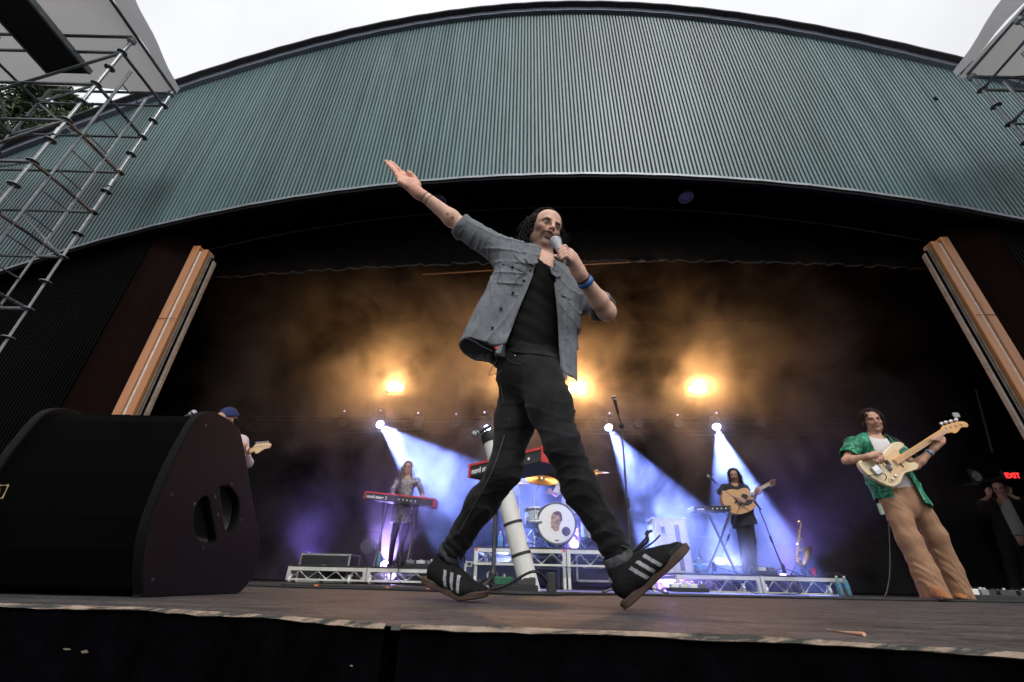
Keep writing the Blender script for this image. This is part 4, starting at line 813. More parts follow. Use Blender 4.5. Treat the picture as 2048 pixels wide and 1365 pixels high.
# ================================================================== PEOPLE: signed-distance modelling, one continuous surface per body
class SDF:
    """list of primitives; each: (fn(p)->d, centre, bound radius, op, blend)"""
    def __init__(s): s.pr = []
    def cone(s, a, b, ra, rb, k=.02, op='u'):
        a, b = V3(a).astype(np.float32), V3(b).astype(np.float32); ab = b-a; L2 = float(ab@ab)+1e-12
        def f(p):
            h = np.clip(((p-a)@ab)/L2, 0, 1); q = p-a-h[:, None]*ab; return np.sqrt((q*q).sum(1))-(ra+(rb-ra)*h)
        s.pr.append((f, (a+b)/2, float(np.sqrt(L2))/2+max(ra, rb), op, k)); return s
    def chain(s, pts, rs, k=.012, op='u'):
        for i in range(len(pts)-1): s.cone(pts[i], pts[i+1], rs[i], rs[i+1], k, op)
        return s
    def ell(s, c, r, ax=None, k=.02, op='u'):
        c = V3(c).astype(np.float32); r = (np.array(r)*np.ones(3)).astype(np.float32); R = None if ax is None else np.array(ax, np.float32)
        def f(p):
            q = p-c
            if R is not None: q = q@R.T
            k0 = np.sqrt(((q/r)**2).sum(1)); k1 = np.sqrt(((q/(r*r))**2).sum(1)); return k0*(k0-1)/np.maximum(k1, 1e-6)
        s.pr.append((f, c, float(r.max()), op, k)); return s
    def flat(s, a, b, ra, rb, w, k=.02, op='u', sq=.62):
        """tapered limb whose section is widened along w and squashed (sq) across it"""
        a, b = V3(a).astype(np.float32), V3(b).astype(np.float32); ab = b-a; L2 = float(ab@ab)+1e-12; d = ab/math.sqrt(L2)
        w = V3(w)-d*(V3(w)@d); w = (w/np.linalg.norm(w)).astype(np.float32); n = np.cross(d, w).astype(np.float32)
        def f(p):
            q = p-a; h = q@ab/L2; hc = np.clip(h, 0, 1); e = (h-hc)*math.sqrt(L2); r = ra+(rb-ra)*hc
            x, y = q@w, q@n/sq; l = np.sqrt(x*x+y*y+e*e); return (l-r)*(.5+.5*sq)
        s.pr.append((f, (a+b)/2, math.sqrt(L2)/2+max(ra, rb)*1.05, op, k)); return s
    def fn(s, f, c, R, op='u', k=.02): s.pr.append((f, V3(c).astype(np.float32), R, op, k)); return s
    def ev(s, p, act=None):
        d = np.full(len(p), 9., np.float32)
        for i, (f, c, R, op, k) in enumerate(s.pr):
            if act is not None and i not in act: continue
            e = f(p).astype(np.float32)
            if op == 'u':
                if k > 0: h = np.clip(.5+.5*(d-e)/k, 0, 1); d = d*(1-h)+e*h-k*h*(1-h)
                else: d = np.minimum(d, e)
            elif op == 's':
                h = np.clip(.5-.5*(d+e)/k, 0, 1); d = d*(1-h)-e*h+k*h*(1-h)
            elif op == 'i': d = np.maximum(d, e)
            elif op == 'd': d = d+e
        return d
    def mesh(s, vox, lo=None, hi=None):
        un = [(c, R) for f, c, R, op, k in s.pr if op == 'u']
        L = np.min([c-R for c, R in un], 0)-.03 if lo is None else V3(lo); Hh = np.max([c+R for c, R in un], 0)+.03 if hi is None else V3(hi)
        B = 16; n = (np.ceil((Hh-L)/vox/B).astype(int))*B; G = np.full(n+1, 1., np.float32)
        half = B*vox*.5*1.74
        ax = [np.arange(B+1)*vox]*3; off = np.stack(np.meshgrid(*ax, indexing='ij'), -1).reshape(-1, 3).astype(np.float32)
        # coarse pass decides which blocks are near the surface
        nb = n//B; bi = np.stack(np.meshgrid(*[np.arange(k) for k in nb], indexing='ij'), -1).reshape(-1, 3); bc = (L+(bi+.5)*B*vox).astype(np.float32)
        dc = s.ev(bc)
        for k in range(len(bi)):
            i, j, m = bi[k]*B
            if abs(dc[k]) > half*1.35+.03:
                if dc[k] < 0: G[i:i+B+1, j:j+B+1, m:m+B+1] = -1
                continue
            act = {q for q, (f, c, R, op, kk) in enumerate(s.pr) if op in 'id' or np.linalg.norm(c-bc[k]) < R*1.05+half+kk+.012}
            if not act: continue
            G[i:i+B+1, j:j+B+1, m:m+B+1] = s.ev(off+(L+bi[k]*B*vox).astype(np.float32), act).reshape(B+1, B+1, B+1)
        return nets(G, L, vox)
def nets(G, L, vox):
    ins = G < 0; c = np.zeros(np.array(G.shape)-1, np.int8)
    for i in (0, 1):
        for j in (0, 1):
            for k in (0, 1): c += ins[i:i+c.shape[0], j:j+c.shape[1], k:k+c.shape[2]]
    act = (c > 0) & (c < 8); idx = np.argwhere(act); vid = np.full(c.shape, -1, np.int32); vid[act] = np.arange(len(idx))
    acc = np.zeros((len(idx), 3), np.float32); cnt = np.zeros(len(idx), np.float32)
    cor = [(i, j, k) for i in (0, 1) for j in (0, 1) for k in (0, 1)]
    val = {q: G[idx[:, 0]+q[0], idx[:, 1]+q[1], idx[:, 2]+q[2]] for q in cor}
    for a in cor:
        for ax in range(3):
            if a[ax] == 0:
                b = list(a); b[ax] = 1; b = tuple(b); va, vb = val[a], val[b]; m = (va < 0) != (vb < 0)
                t = np.where(m, va/np.where(m, va-vb, 1), 0); p = np.tile(np.array(a, np.float32), (len(idx), 1)); p[:, ax] = t; acc[m] += p[m]; cnt[m] += 1
    vs = L+(idx+acc/np.maximum(cnt, 1)[:, None])*vox; fs = []
    for ax in range(3):
        o1, o2 = [(1, 2), (2, 0), (0, 1)][ax]; sl0 = [slice(None)]*3; sl1 = [slice(None)]*3; sl0[ax] = slice(0, -1); sl1[ax] = slice(1, None)
        e = ins[tuple(sl0)] != ins[tuple(sl1)]; pos = np.argwhere(e); pos = pos[(pos[:, o1] > 0) & (pos[:, o2] > 0)]
        pos = pos[(pos[:, o1] < c.shape[o1]) & (pos[:, o2] < c.shape[o2])]
        def g(d1, d2): q = pos.copy(); q[:, o1] -= d1; q[:, o2] -= d2; return vid[q[:, 0], q[:, 1], q[:, 2]]
        quad = np.stack([g(1, 1), g(0, 1), g(0, 0), g(1, 0)], 1); flip = ~ins[pos[:, 0], pos[:, 1], pos[:, 2]]; quad[flip] = quad[flip][:, ::-1]; fs.append(quad)
    fs = np.concatenate(fs); fs = fs[(fs >= 0).all(1)]
    # a little smoothing
    nb = np.zeros_like(vs); nc = np.zeros(len(vs))
    for k in range(4):
        np.add.at(nb, fs[:, k], vs[fs[:, (k+1) % 4]]); np.add.at(nc, fs[:, k], 1)
    vs = np.where(nc[:, None] > 0, vs*.6+.4*nb/np.maximum(nc, 1)[:, None], vs)
    return vs, fs
def wave(p, d, f, ph=0): d = V3(d).astype(np.float32); return np.sin(p@d*f+ph)
def folds(amp, sc=1., seed=0):
    r = np.random.default_rng(seed); ds = [r.normal(0, 1, 3) for _ in range(5)]; ds = [q/np.linalg.norm(q) for q in ds]; ph = r.uniform(0, 6, 5)
    def f(p):
        w = 0.012/sc*np.stack([wave(p, ds[i], 26*sc, ph[i]) for i in range(3)], 1); q = p+w.astype(np.float32)
        return (amp*(wave(q, ds[0], 55*sc, ph[3])*wave(q, ds[1], 31*sc, ph[4])+.6*wave(q, ds[2], 88*sc, ph[0])*wave(q, ds[3], 40*sc)+.35*wave(q, ds[4], 140*sc, ph[1]))).astype(np.float32)
    return f
# ---- head in its own frame: x to the person's left, y forward, z up, origin mid-head; sc scales it (1 = 24 cm tall)
def creases(amp, dirs, f=30, warp=.03, seed=0, pw=5):
    """sharp-edged cloth creases: thin ridges running across the given directions"""
    r = np.random.default_rng(seed); wd = r.normal(0, 1, (4, 3)); wd /= np.linalg.norm(wd, axis=1)[:, None]; ph = r.uniform(0, 6, 8)
    def fn(p):
        o = np.zeros(len(p), np.float32); w = sum(wave(p, wd[i], 11+6*i, ph[i]) for i in range(3))
        for i, d in enumerate(dirs):
            s = 1-np.abs(wave(p, d, f*(1+.37*i), ph[i+3])*.0+np.sin(p@V3(d).astype(np.float32)*f*(1+.37*i)+w*f*warp+ph[i+3])); m = np.clip(wave(p, wd[(i+1) % 4], 9, ph[i])+wave(p, wd[(i+2) % 4], 15, ph[i+1])*.6, 0, 1)
            o -= amp*m*s**pw
        return o.astype(np.float32)
    return fn
class Head:
    def __init__(h, c, fwd, up=(0, 0, 1), sc=1.):
        h.c = V3(c); y = V3(fwd)/np.linalg.norm(fwd); z = V3(up)-y*(V3(up)@y); z /= np.linalg.norm(z); x = np.cross(y, z); h.R = np.stack([-x, y, z]); h.R[0] = np.cross(y, z); h.sc = sc
    def w(h, x, y, z): return h.c+(h.R.T@(np.array([x, y, z])*h.sc))
    def loc(h, p): return ((p-h.c)@h.R.T)/h.sc
    def build(h, S_, detail=True):
        w, k = h.w, h.sc; E = lambda c, r, kk=.02, op='u': S_.ell(w(*c), np.array(r)*np.ones(3)*k, h.R, kk*k, op)
        E((0, -.018, .035), (.074, .094, .083)); E((0, .022, -.035), (.057, .066, .083), .03); E((0, .03, .045), (.058, .06, .055), .03)
        E((0, .072, -.1), (.024, .02, .018), .025)
        for s in (-1, 1):
            E((s*.043, .012, -.07), (.022, .03, .026), .03); E((s*.039, .062, -.022), (.022, .022, .018), .02)
            E((s*.076, -.012, -.012), (.010, .02, .031), .008)
        S_.cone(w(-.032, .083, .022), w(.032, .083, .022), .0105*k, .0105*k, .014*k)
        if detail:
            for s in (-1, 1):
                E((s*.031, .099, .001), (.0165, .012, .011), .012, 's'); E((s*.031, .0795, .0), .0125, .004)
        S_.cone(w(0, .092, .016), w(0, .115, -.027), .0072*k, .0098*k, .011*k)
        for s in (-1, 1): E((s*.0115, .102, -.031), (.0072, .010, .0072), .007)
        S_.cone(w(-.017, .0905, -.0585), w(.017, .0905, -.0585), .0054*k, .0054*k, .009*k); S_.cone(w(-.014, .0895, -.0705), w(.014, .0895, -.0705), .0058*k, .0058*k, .009*k)
        if detail: E((0, .108, -.0643), (.021, .012, .0026), .004, 's')
    def colour(h, p, skin, brow=(.05, .03, .02), beard=None, bstr=.0, lips=(.26, .10, .085), mous=0., iris=(.03, .02, .015)):
        q = h.loc(p); x, y, z = q.T; near = (np.abs(x) < .09) & (np.abs(z) < .14) & (y > -.04) & (y < .16); C = np.tile(np.array(skin, float), (len(p), 1))
        def mix(m, c):
            m = np.clip(m, 0, 1)*near; C[:] = C*(1-m[:, None])+np.array(c)*m[:, None]
        sm = lambda d, e: 1/(1+np.exp(-d/e))
        mix(.35*sm(.03-np.hypot(np.abs(x)-.035, z+.025), .008)*(y > .05), (skin[0]*.95, skin[1]*.66, skin[2]*.6))
        if beard is not None:
            jaw = sm(-.052-z+.25*np.maximum(0, np.abs(x)-.02), .006)*sm(y+.01, .012); ch = sm(np.abs(x)-.042, .006)*sm(-.0-z, .01)*sm(y-.0, .01)
            mix(bstr*np.maximum(jaw, ch)*sm(.11+z+.03, .02), beard); mix(mous*sm(.0095-np.abs(z+.0475+.12*np.maximum(0, np.abs(x)-.008)), .002)*sm(.034-np.abs(x), .003)*(y > .07), beard); mix(mous*.8*sm(.006-np.abs(np.abs(x)-.03), .003)*sm(.02-np.abs(z+.067), .004)*(y > .05), beard)
        mix(.95*sm(.0075-np.abs(z-.0185+.25*np.maximum(0, np.abs(x)-.035)), .0014)*sm(.021-np.abs(np.abs(x)-.034), .003)*(y > .05), brow)
        mix(.12*sm(.019-np.hypot((np.abs(x)-.031)*.85, (z-.002)*1.2), .003)*(y > .06), (skin[0]*.45, skin[1]*.4, skin[2]*.4)); ey = sm(.0115-np.hypot((np.abs(x)-.031)*.8, (z+.0005)*2.4), .001)*(y > .06); mix(ey, (.2, .18, .17)); mix(ey*sm(.0062-np.hypot(np.abs(x)-.030, z-.001), .001), iris); mix(.95*sm(.0032-np.abs(z-.0075+2.5*(np.abs(x)-.031)**2*6), .0008)*sm(.016-np.abs(np.abs(x)-.031), .002)*(y > .06), brow)  # first mix paints shade into the skin round the eye sockets
        mix(.8*sm(.0125-np.abs(z+.0645)*1.25-np.abs(x)*.3, .0018)*sm(.024-np.abs(x), .002)*(y > .075), lips); mix(.9*sm(.0026-np.abs(z+.0643), .0008)*sm(.021-np.abs(x), .002)*(y > .07), (.03, .01, .01))
        mix(.6*sm(.004-np.hypot(np.abs(x)-.009, z+.038), .001)*(y > .085), (.08, .03, .02))
        return C
def curls(h, n, spots, rad, ln, seed, sc=1., droop=.6, rr=.006, wig=.010):
    """curly locks as twisted tubes rooted on the scalp"""
    r = np.random.default_rng(seed); mb = MB()
    for i in range(n):
        c = spots(r); root = h.w(*c); nrm = h.R.T@np.array([c[0], c[1]+.02, c[2]-.02]); nrm /= np.linalg.norm(nrm); L = ln(c)*r.uniform(.65, 1.25); pts = []; ph = r.uniform(0, 6.28); w = r.uniform(.6, 1.4)*wig; a, b, _ = frame(nrm); nn = 15
        for k in range(nn):
            t = k/(nn-1); g = nrm*(L*(t-droop*.5*t*t))+np.array([0, 0, -1.])*L*droop*t*t; pts.append(root+g+(a*math.cos(ph+t*15)+b*math.sin(ph+t*15))*w*min(1, t*3))
        mb.tube(pts, [rr*(1.05-.75*(k/(nn-1))) for k in range(nn)], 5)
    return mb
def hand(S_, wr, pts, k=.9):
    """pts: palm centre, list of finger chains (each 3-4 points, base to tip), thumb chain"""
    palm, fingers, thumb = pts; bases = [f[0] for f in fingers]
    for b in bases: S_.cone(V3(wr)*.75+V3(palm)*.25, b, .019*k, .0135*k, .018*k)
    S_.cone(wr, palm, .023*k, .026*k, .02*k); S_.cone(bases[0], bases[-1], .0115*k, .0105*k, .012*k)
    for f, r in zip(fingers, (.0098, .0102, .0096, .0084)):
        S_.chain(f, [r*k*1.1, r*k, r*k*.93, r*k*.8][:len(f)], .005*k)
    S_.chain(thumb, [.018*k, .0135*k, .0115*k, .0095*k][:len(thumb)], .008*k)
def simple_hand(S_, wr, d, w, curl=.5, k=.9, n=None):
    """generic half-curled hand: d along the hand, w across it (towards the thumb); fingers bend towards n"""
    d, w = V3(d)/np.linalg.norm(d), V3(w)/np.linalg.norm(w); n = np.cross(d, w) if n is None else V3(n); n = n/np.linalg.norm(n); wr = V3(wr); palm = wr+d*.05*k; fs = []
    for i, (o, L) in enumerate(((.03, .072), (.01, .08), (-.01, .074), (-.029, .06))):
        b = wr+d*.093*k+w*o*k; p = [b]; a = curl*.7
        for s, q in ((.45, 1), (.3, 1.25), (.25, .9)): p.append(p[-1]+(d*math.cos(a)+n*math.sin(a))*L*s*k); a += curl*q
        fs.append(p)
    t0 = wr+d*.03*k+w*.028*k; th = [t0, t0+(d*.6+w*.75)*.045*k, t0+(d*1.5+w*.9+n*.4*curl)*.045*k, t0+(d*2.1+w*.8+n*.9*curl)*.045*k]
    hand(S_, wr, (palm, fs, th), k)
def shell(outer, thick, cuts, d0=None):
    """cloth: thin shell just inside the surface of `outer`, trimmed by cut functions (negative = keep)"""
    T = SDF(); un = [(c, R) for f, c, R, op, k in outer.pr if op == 'u']; lo = np.min([c-R for c, R in un], 0); hi = np.max([c+R for c, R in un], 0)
    def f(p):
        d = outer.ev(p); e = np.maximum(d, -(d+thick))
        for cfun in cuts: e = np.maximum(e, cfun(p))
        return e
    T.fn(f, (lo+hi)/2, float(np.linalg.norm(hi-lo)/2), 'u', 0); return T, lo-.02, hi+.02
def solid(outer, cuts):
    T = SDF(); un = [(c, R) for f, c, R, op, k in outer.pr if op == 'u']; lo = np.min([c-R for c, R in un], 0); hi = np.max([c+R for c, R in un], 0)
    def f(p):
        e = outer.ev(p)
        for cfun in cuts: e = np.maximum(e, cfun(p))
        return e
    T.fn(f, (lo+hi)/2, float(np.linalg.norm(hi-lo)/2), 'u', 0); return T, lo-.02, hi+.02
def half(o, n):
    o, n = V3(o).astype(np.float32), V3(n); n = (n/np.linalg.norm(n)).astype(np.float32); return lambda p: (p-o)@n
m_skin = M('skin', vcol=True, rough=.5, var=.16, scale=42, spec=.14, bump=.12, bscale=240, detail=6)
m_hair = M('dark_curly_hair', (.011, .007, .005), rough=.5, var=.5, scale=40, spec=.16)
def body_mesh(S_, vox, name, parent, H, skin, extra=None, **kw):
    v, f = S_.mesh(vox); c = H.colour(v, skin, **kw)
    if extra is not None: extra(v, c)
    return mesh_obj(name, v, f, m_skin, parent, True, c)
def cloth(SD, vox, name, mat, parent, cols=None):
    T, lo, hi = SD if isinstance(SD, tuple) else (SD, None, None); v, f = T.mesh(vox, lo, hi)
    return mesh_obj(name, v, f, mat, parent, True, None if cols is None else cols(v))
def shoe(name, heel, toe, up, mat, parent, L=.29, vox=.004, wide=1., sole_m=None, bend=0., stripes=None, cols=None):
    """shoe from the heel-bottom and toe-bottom points; up = direction out of the foot"""
    heel, toe = V3(heel), V3(toe); y = (toe-heel)/np.linalg.norm(toe-heel); z = V3(up)-y*(V3(up)@y); z /= np.linalg.norm(z); x = np.cross(y, z); k = L/.29
    def w(a, b, c):
        b2 = b
        if bend and b > .19: q = (b-.19); return heel+(x*a+y*(.19+q*math.cos(bend))+z*(c*1.0+q*math.sin(bend)))*k
        return heel+(x*a+y*b+z*c)*k
    U = SDF()
    U.flat(w(0, .045, .055), w(0, .10, .055), .038*k, .041*k, x, .02, sq=1.1); U.flat(w(0, .10, .05), w(.003, .20, .038), .045*k, .046*k, x, .03, sq=.8); U.flat(w(.003, .19, .036), w(.002, .25, .03), .046*k, .034*k, x, .02, sq=.62)
    U.cone(w(0, .045, .06), w(0, .055, .10), .036*k, .034*k, .02); U.cone(w(0, .09, .085), w(0, .165, .06), .03*k, .028*k, .03)
    ax = np.stack([x, y, z]); h0 = w(0, 0, .02)
    R = (solid(U, [half(w(0, .1, .018), -z)]) if not bend else solid(U, [lambda p: np.maximum(-((p-heel)@z.astype(np.float32))/k+.018+np.maximum(0, ((p-heel)@y.astype(np.float32))/k-.19)*math.tan(bend), -1)*k]))
    o = cloth(R, vox, name, mat, parent, cols=(lambda v: cols((v-heel)@ax.T/k)) if cols else None)
    # sole
    mb = MB(); out = crv([(0, -.006), (.026, .002), (.035, .03), (.034, .09), (.04, .16), (.048, .21), (.044, .255), (.022, .287), (-.004, .292), (-.03, .275), (-.041, .235), (-.042, .18), (-.036, .09), (-.036, .03), (-.026, .002)], 3); n = len(out); vs = []
    for zz, e in ((.002, .93), (.0, .90), (.004, 1.0), (.022, 1.02), (.026, .97)):
        for q in out: vs.append(w(q[0]*e*wide, .143+(q[1]-.143)*e, zz))
    mb.add(vs, [(i*n+j, i*n+(j+1) % n, (i+1)*n+(j+1) % n, (i+1)*n+j) for i in range(1, 4) for j in range(n)]+[tuple(4*n+j for j in range(n)), tuple(n+j for j in range(n))[::-1]])
    ob('sole', mb, sole_m or m_plast, o); return o, w
# ================================================================== THE SINGER
m_denim = M('washed_black_denim', (.0075, .0073, .009), rough=.85, var=.6, scale=18, bump=.3, bscale=220, sheen=.06, spec=.2)
m_shirt = M('grey_chambray', (.15, .16, .178), rough=.85, var=.2, scale=45, bump=.14, bscale=420, spec=.2, sheen=.05)
m_tee = M('black_jersey', (.0065, .0063, .007), rough=.9, var=.2, spec=.15)
m_btn = M('dark_button', (.02, .02, .022), rough=.3)
m_stitch = M('seam_thread', (.085, .09, .10), rough=.8)
J = dict(neck=P(1080, 538, 1.66), rsh=P(1022, 516, 1.60), lsh=P(1131, 556, 1.73), rel=P(924, 454, 1.56), rwr=P(846, 391, 1.49), lel=P(1212, 622, 1.60), lwr=P(1160, 549, 1.44),
         pel=P(1066, 735, 1.70), lhip=P(1078, 748, 1.63), rhip=P(1050, 748, 1.77), lkn=P(1126, 893, 1.52), lan=P(1238, 1118, 1.56), rkn=P(1008, 945, 1.73), ran=P(903, 1106, 1.93))
SG = thing('person', 'striding singer in open grey shirt and black jeans, one arm flung up, microphone in hand', 'person', (J['pel'][0], J['pel'][1], 0))
HD = Head(P(1088, 465, 1.615), (.38, -.90, -.28), (.14, .06, 1), .98)
SKIN = (.66, .41, .315)
fc = V3((.46, -.89, 0)); fc /= np.linalg.norm(fc); side = V3((.89, .46, 0)); side /= np.linalg.norm(side)    # chest facing / person's left
chest = (J['rsh']+J['lsh'])/2-Zu*.13; waist = J['pel']*.62+chest*.38
B = SDF(); HD.build(B)
nb = HD.w(0, -.03, -.06)
B.cone(nb, J['neck']-fc*.0, .054, .058, .03); B.cone(HD.w(0, .02, -.08), J['neck']+fc*.035, .036, .045, .03)
B.cone(J['neck']-Zu*.04, J['rsh'], .06, .05, .05).cone(J['neck']-Zu*.04, J['lsh'], .06, .05, .05)
B.flat(chest+Zu*.04, waist, .154, .126, side, .05, sq=.64).flat(waist, J['pel'], .135, .15, side, .05, sq=.66)
B.chain([J['rsh'], J['rel']], [.050, .040], .03); B.chain([J['lsh'], J['lel']], [.050, .040], .03)
def forearm(a, b, bulge):
    a, b = V3(a), V3(b); m = a+(b-a)*.28; B.cone(a, m, .036, .039, .02); B.cone(m, b, .039, .0255, .02)
forearm(J['rel'], J['rwr'], 1); forearm(J['lel'], J['lwr'], 1)
B.cone(J['lel'], J['lel']+[.012, .0, -.012], .036, .03, .02)
# open right hand, palm turned to the crowd
Yh = 1.47
rp = lambda x, y, dy=0.: P(750+x/6.824, 300+y/6.824, Yh+dy)
hand(B, rp(600, 615, .015), (rp(490, 455, .0), [[rp(385, 330, .015), rp(318, 262, .012), rp(262, 205, .012), rp(208, 160, .016)], [rp(358, 362, .0), rp(268, 262, .0), rp(205, 200, .005), rp(145, 155, .014)], [rp(345, 402, -.012), rp(265, 300, -.012), rp(215, 232, -.008), rp(165, 188, .0)], [rp(342, 445, -.022), rp(298, 352, -.03), rp(270, 298, -.032), rp(245, 248, -.03)]],
     [rp(585, 480, .015), rp(530, 385, .01), rp(490, 335, -.0), rp(452, 300, -.006)]), .98)
# left hand wrapped round the microphone
lp = lambda x, y, Y: P(1020+x/10.5, 410+y/10.5, Y)
mh, mt = lp(955, 775, 1.445), lp(1235, 1235, 1.395); md = (mt-mh)/np.linalg.norm(mt-mh)
kn = [(1245, 985), (1262, 1045), (1268, 1105), (1262, 1165)]; pip = [(1150, 882), (1142, 955), (1160, 1020), (1180, 1085)]; dip = [(1060, 925), (1052, 1005), (1070, 1078), (1100, 1128)]; tip = [(1015, 975), (1022, 1055), (1042, 1122), (1075, 1150)]
hand(B, J['lwr'], (lp(1300, 1130, 1.405), [[lp(*a, 1.385), lp(*b, 1.352), lp(*c, 1.358), lp(*d, 1.378)] for a, b, c, d in zip(kn, pip, dip, tip)], [lp(1240, 1180, 1.43), lp(1110, 1150, 1.45), lp(1020, 1120, 1.435), lp(950, 1085, 1.42)]), .98)
def tatt(v, c):          # two thin tattoo bands and small marks on the right forearm
    d = J['rwr']-J['rel']; h = (v-J['rel'])@d/(d@d); r = np.linalg.norm(v-J['rel']-h[:, None]*d, axis=1)
    tl = h+.12*((v-J['rel'])@np.array([0, -1, 0]))/.05
    m = ((np.abs(h-.84) < .012) | (np.abs(h-.94) < .011)) & (r < .06); c[m] = c[m]*.25
    for x, y in ((894, 422), (904, 427)):
        q = P(x, y, 1.48); m = np.hypot(v[:, 0]-q[0], v[:, 2]-q[2]) < .006; m &= (h > 0) & (h < 1) & (r < .06); c[m] = c[m]*.4
    # stubble on the scalp line is hair geometry; palms a little redder
    m = (h > 1.0) & (v[:, 0] < -.35); c[m] = c[m]*np.array([1.06, .92, .9])
BODY = body_mesh(B, .0035, 'body', SG, HD, SKIN, tatt, beard=(.025, .014, .010), bstr=.72, mous=1.)
# hair: receding, swept back, curly to the collar
hs_ = SDF(); E = lambda c, r, kk=.02, op='u': hs_.ell(HD.w(*c), np.array(r)*np.ones(3)*HD.sc, HD.R, kk, op)
E((0, -.022, .052), (.081, .090, .079)); E((0, -.075, -.02), (.074, .045, .07), .03); E((0, -.07, -.08), (.075, .035, .05), .03)
for s in (-1, 1): E((s*.066, -.015, .03), (.02, .045, .045), .02); E((s*.072, -.035, -.06), (.02, .03, .05), .02)
hs_.fn(lambda p: .066*HD.sc-np.sqrt((((HD.loc(p)-np.array([0, .105, .035]))*np.array([.95, 1, .78]))**2).sum(1))*HD.sc, HD.c, 1, 'i'); hs_.fn(folds(.0022, 1.5, 3), HD.c, 1, 'd')
cloth(hs_, .0045, 'hair', m_hair, SG)
def hspot(r):
    while True:
        if r.random() < .55: s = r.choice((-1, 1)); return (s*r.uniform(.06, .082), r.uniform(-.075, .018), r.uniform(-.09, .06))
        a_ = r.uniform(-1, 1); q = (a_*.065, r.uniform(-.10, .045-.02*abs(a_)), 0); q = (q[0], q[1], .045+.083*math.sqrt(max(0, 1-(q[0]/.078)**2-((q[1]+.022)/.095)**2)))
        return q
ob('hair_curls', curls(HD, 900, hspot, 0, lambda c: .026 if c[2] > .05 else .062, 4, rr=.0023, wig=.0095, droop=.7), m_hair, SG, True)
eb = HD.w(-.083, .008, -.018); ob('ear_monitor', MB().ball(eb, .0095, 8, 6), m_plast, SG)
# T-shirt
T0 = SDF(); T0.flat(chest+Zu*.05, waist, .162, .135, side, .05, sq=.66).flat(waist, J['pel']+Zu*.05, .135, .150, side, .05, sq=.68)
T0.cone(J['neck']-Zu*.05, J['rsh'], .064, .056, .05).cone(J['neck']-Zu*.05, J['lsh'], .064, .056, .05)
def tf(p): return (.0022*wave(p, (.5, -.1, .86), 105, 0)*(.5+.5*wave(p, (.8, .2, -.3), 14, 1))+.0015*wave(p, (.2, .1, 1), 60, 2)).astype(np.float32)
T0.fn(tf, chest, 1, 'd')
vn = lambda p: .075-np.sqrt((((p-(J['neck']+fc*.065+Zu*.005))*np.array([1, 1, 1], np.float32))**2).sum(1))
cloth(solid(T0, [vn, half(J['pel']+Zu*.02, (0, 0, -1)), lambda p: np.where(np.hypot(p[:, 0]-J['neck'][0], p[:, 1]-J['neck'][1]) < .085, p[:, 2]-J['neck'][2]-.015, -1)]), .005, 't_shirt', m_tee, SG)
pd = J['neck']+fc*.115-Zu*.095+side*.005; ob('pendant', MB().box(pd, (.012, .004, .022), (side, fc, Zu), .002), m_chrome, SG); ob('necklace', MB().tube(crv([J['neck']+side*.055+fc*.03, pd+Zu*.02+side*.018, pd, pd+Zu*.02-side*.018, J['neck']-side*.055+fc*.03], 5, False), .0012, 5), m_steel, SG)
# overshirt: blown open, hem flying out behind on the right side
lua0 = (J['lel']-J['lsh'])/np.linalg.norm(J['lel']-J['lsh']); HC = P(928, 684, 1.60); hemL = P(1136, 765, 1.66); hemM = P(985, 705, 1.55)
O = SDF(); O.flat(chest+Zu*.07, waist+Zu*.04, .174, .166, side, .05, sq=.70)
O.flat(waist+Zu*.06, waist-Zu*.12-side*.03, .166, .186, side, .05, sq=.72)
O.cone(J['neck']-Zu*.045-fc*.01, J['rsh'], .066, .068, .05).cone(J['neck']-Zu*.045-fc*.01, J['lsh'], .066, .068, .05)
hx = (HC-J['rsh'])*.22; O.cone(J['rsh']-Zu*.09+side*.02, HC+hx+side*.075+Zu*.02, .085, .075, .06)                       # the flap that swings back
O.cone(J['lsh']-Zu*.1-side*.03+fc*.04, hemL-Zu*.1-side*.01, .06, .05, .06)
O.chain([J['rsh'], J['rel']+(J['rwr']-J['rel'])*.02], [.068, .057], .05); O.chain([J['lsh'], J['lel']+lua0*.03], [.07, .058], .05)
ctr = [O.ev, ]
O.fn(folds(.0028, .62, 11), chest, 1, 'd'); O.fn(creases(.006, [(.55, .2, .35), (.8, 0, -.3), (.3, .1, .9), (.9, .3, .1)], 34, .03, 12, 4), chest, 1, 'd')
ru = (J['rwr']-J['rel'])/np.linalg.norm(J['rwr']-J['rel']); lu = (J['lwr']-J['lel'])/np.linalg.norm(J['lwr']-J['lel'])
lua = (J['lel']-J['lsh'])/np.linalg.norm(J['lel']-J['lsh'])
# hem: slanted plane from the flying corner to the hanging left front
hn = np.cross(hemL-HC, fc); hn = hn*(-1 if hn[2] > 0 else 1)
# front opening: right edge runs collar -> hemM, left edge collar -> hemL; open between, only on the front half
e1a, e1b = P(1068, 540, 1.58), P(1003, 712, 1.52); e2a, e2b = P(1110, 548, 1.60), P(1122, 770, 1.58)
camp = np.array([0, 0, CAM_H]); n1 = np.cross(e1b-e1a, e1a-camp); n2 = np.cross(e2b-e2a, e2a-camp)
mid = (e1b+e2b)/2
n1 = n1*(1 if (mid-e1a)@n1 > 0 else -1); n2 = n2*(1 if (mid-e2a)@n2 > 0 else -1); n1 /= np.linalg.norm(n1); n2 /= np.linalg.norm(n2)
opn = lambda p: np.minimum(np.minimum((p-e1a)@n1, (p-e2a)@n2), (p-(chest-fc*.01))@fc).astype(np.float32)
neckhole = lambda p: .092-np.sqrt((((p-(J['neck']+Zu*.055+fc*.03)))**2).sum(1))
cuffR = lambda p: np.where((p-J['rsh'])@ru > .0, (p-(J['rel']+ru*.012))@ru, -1)
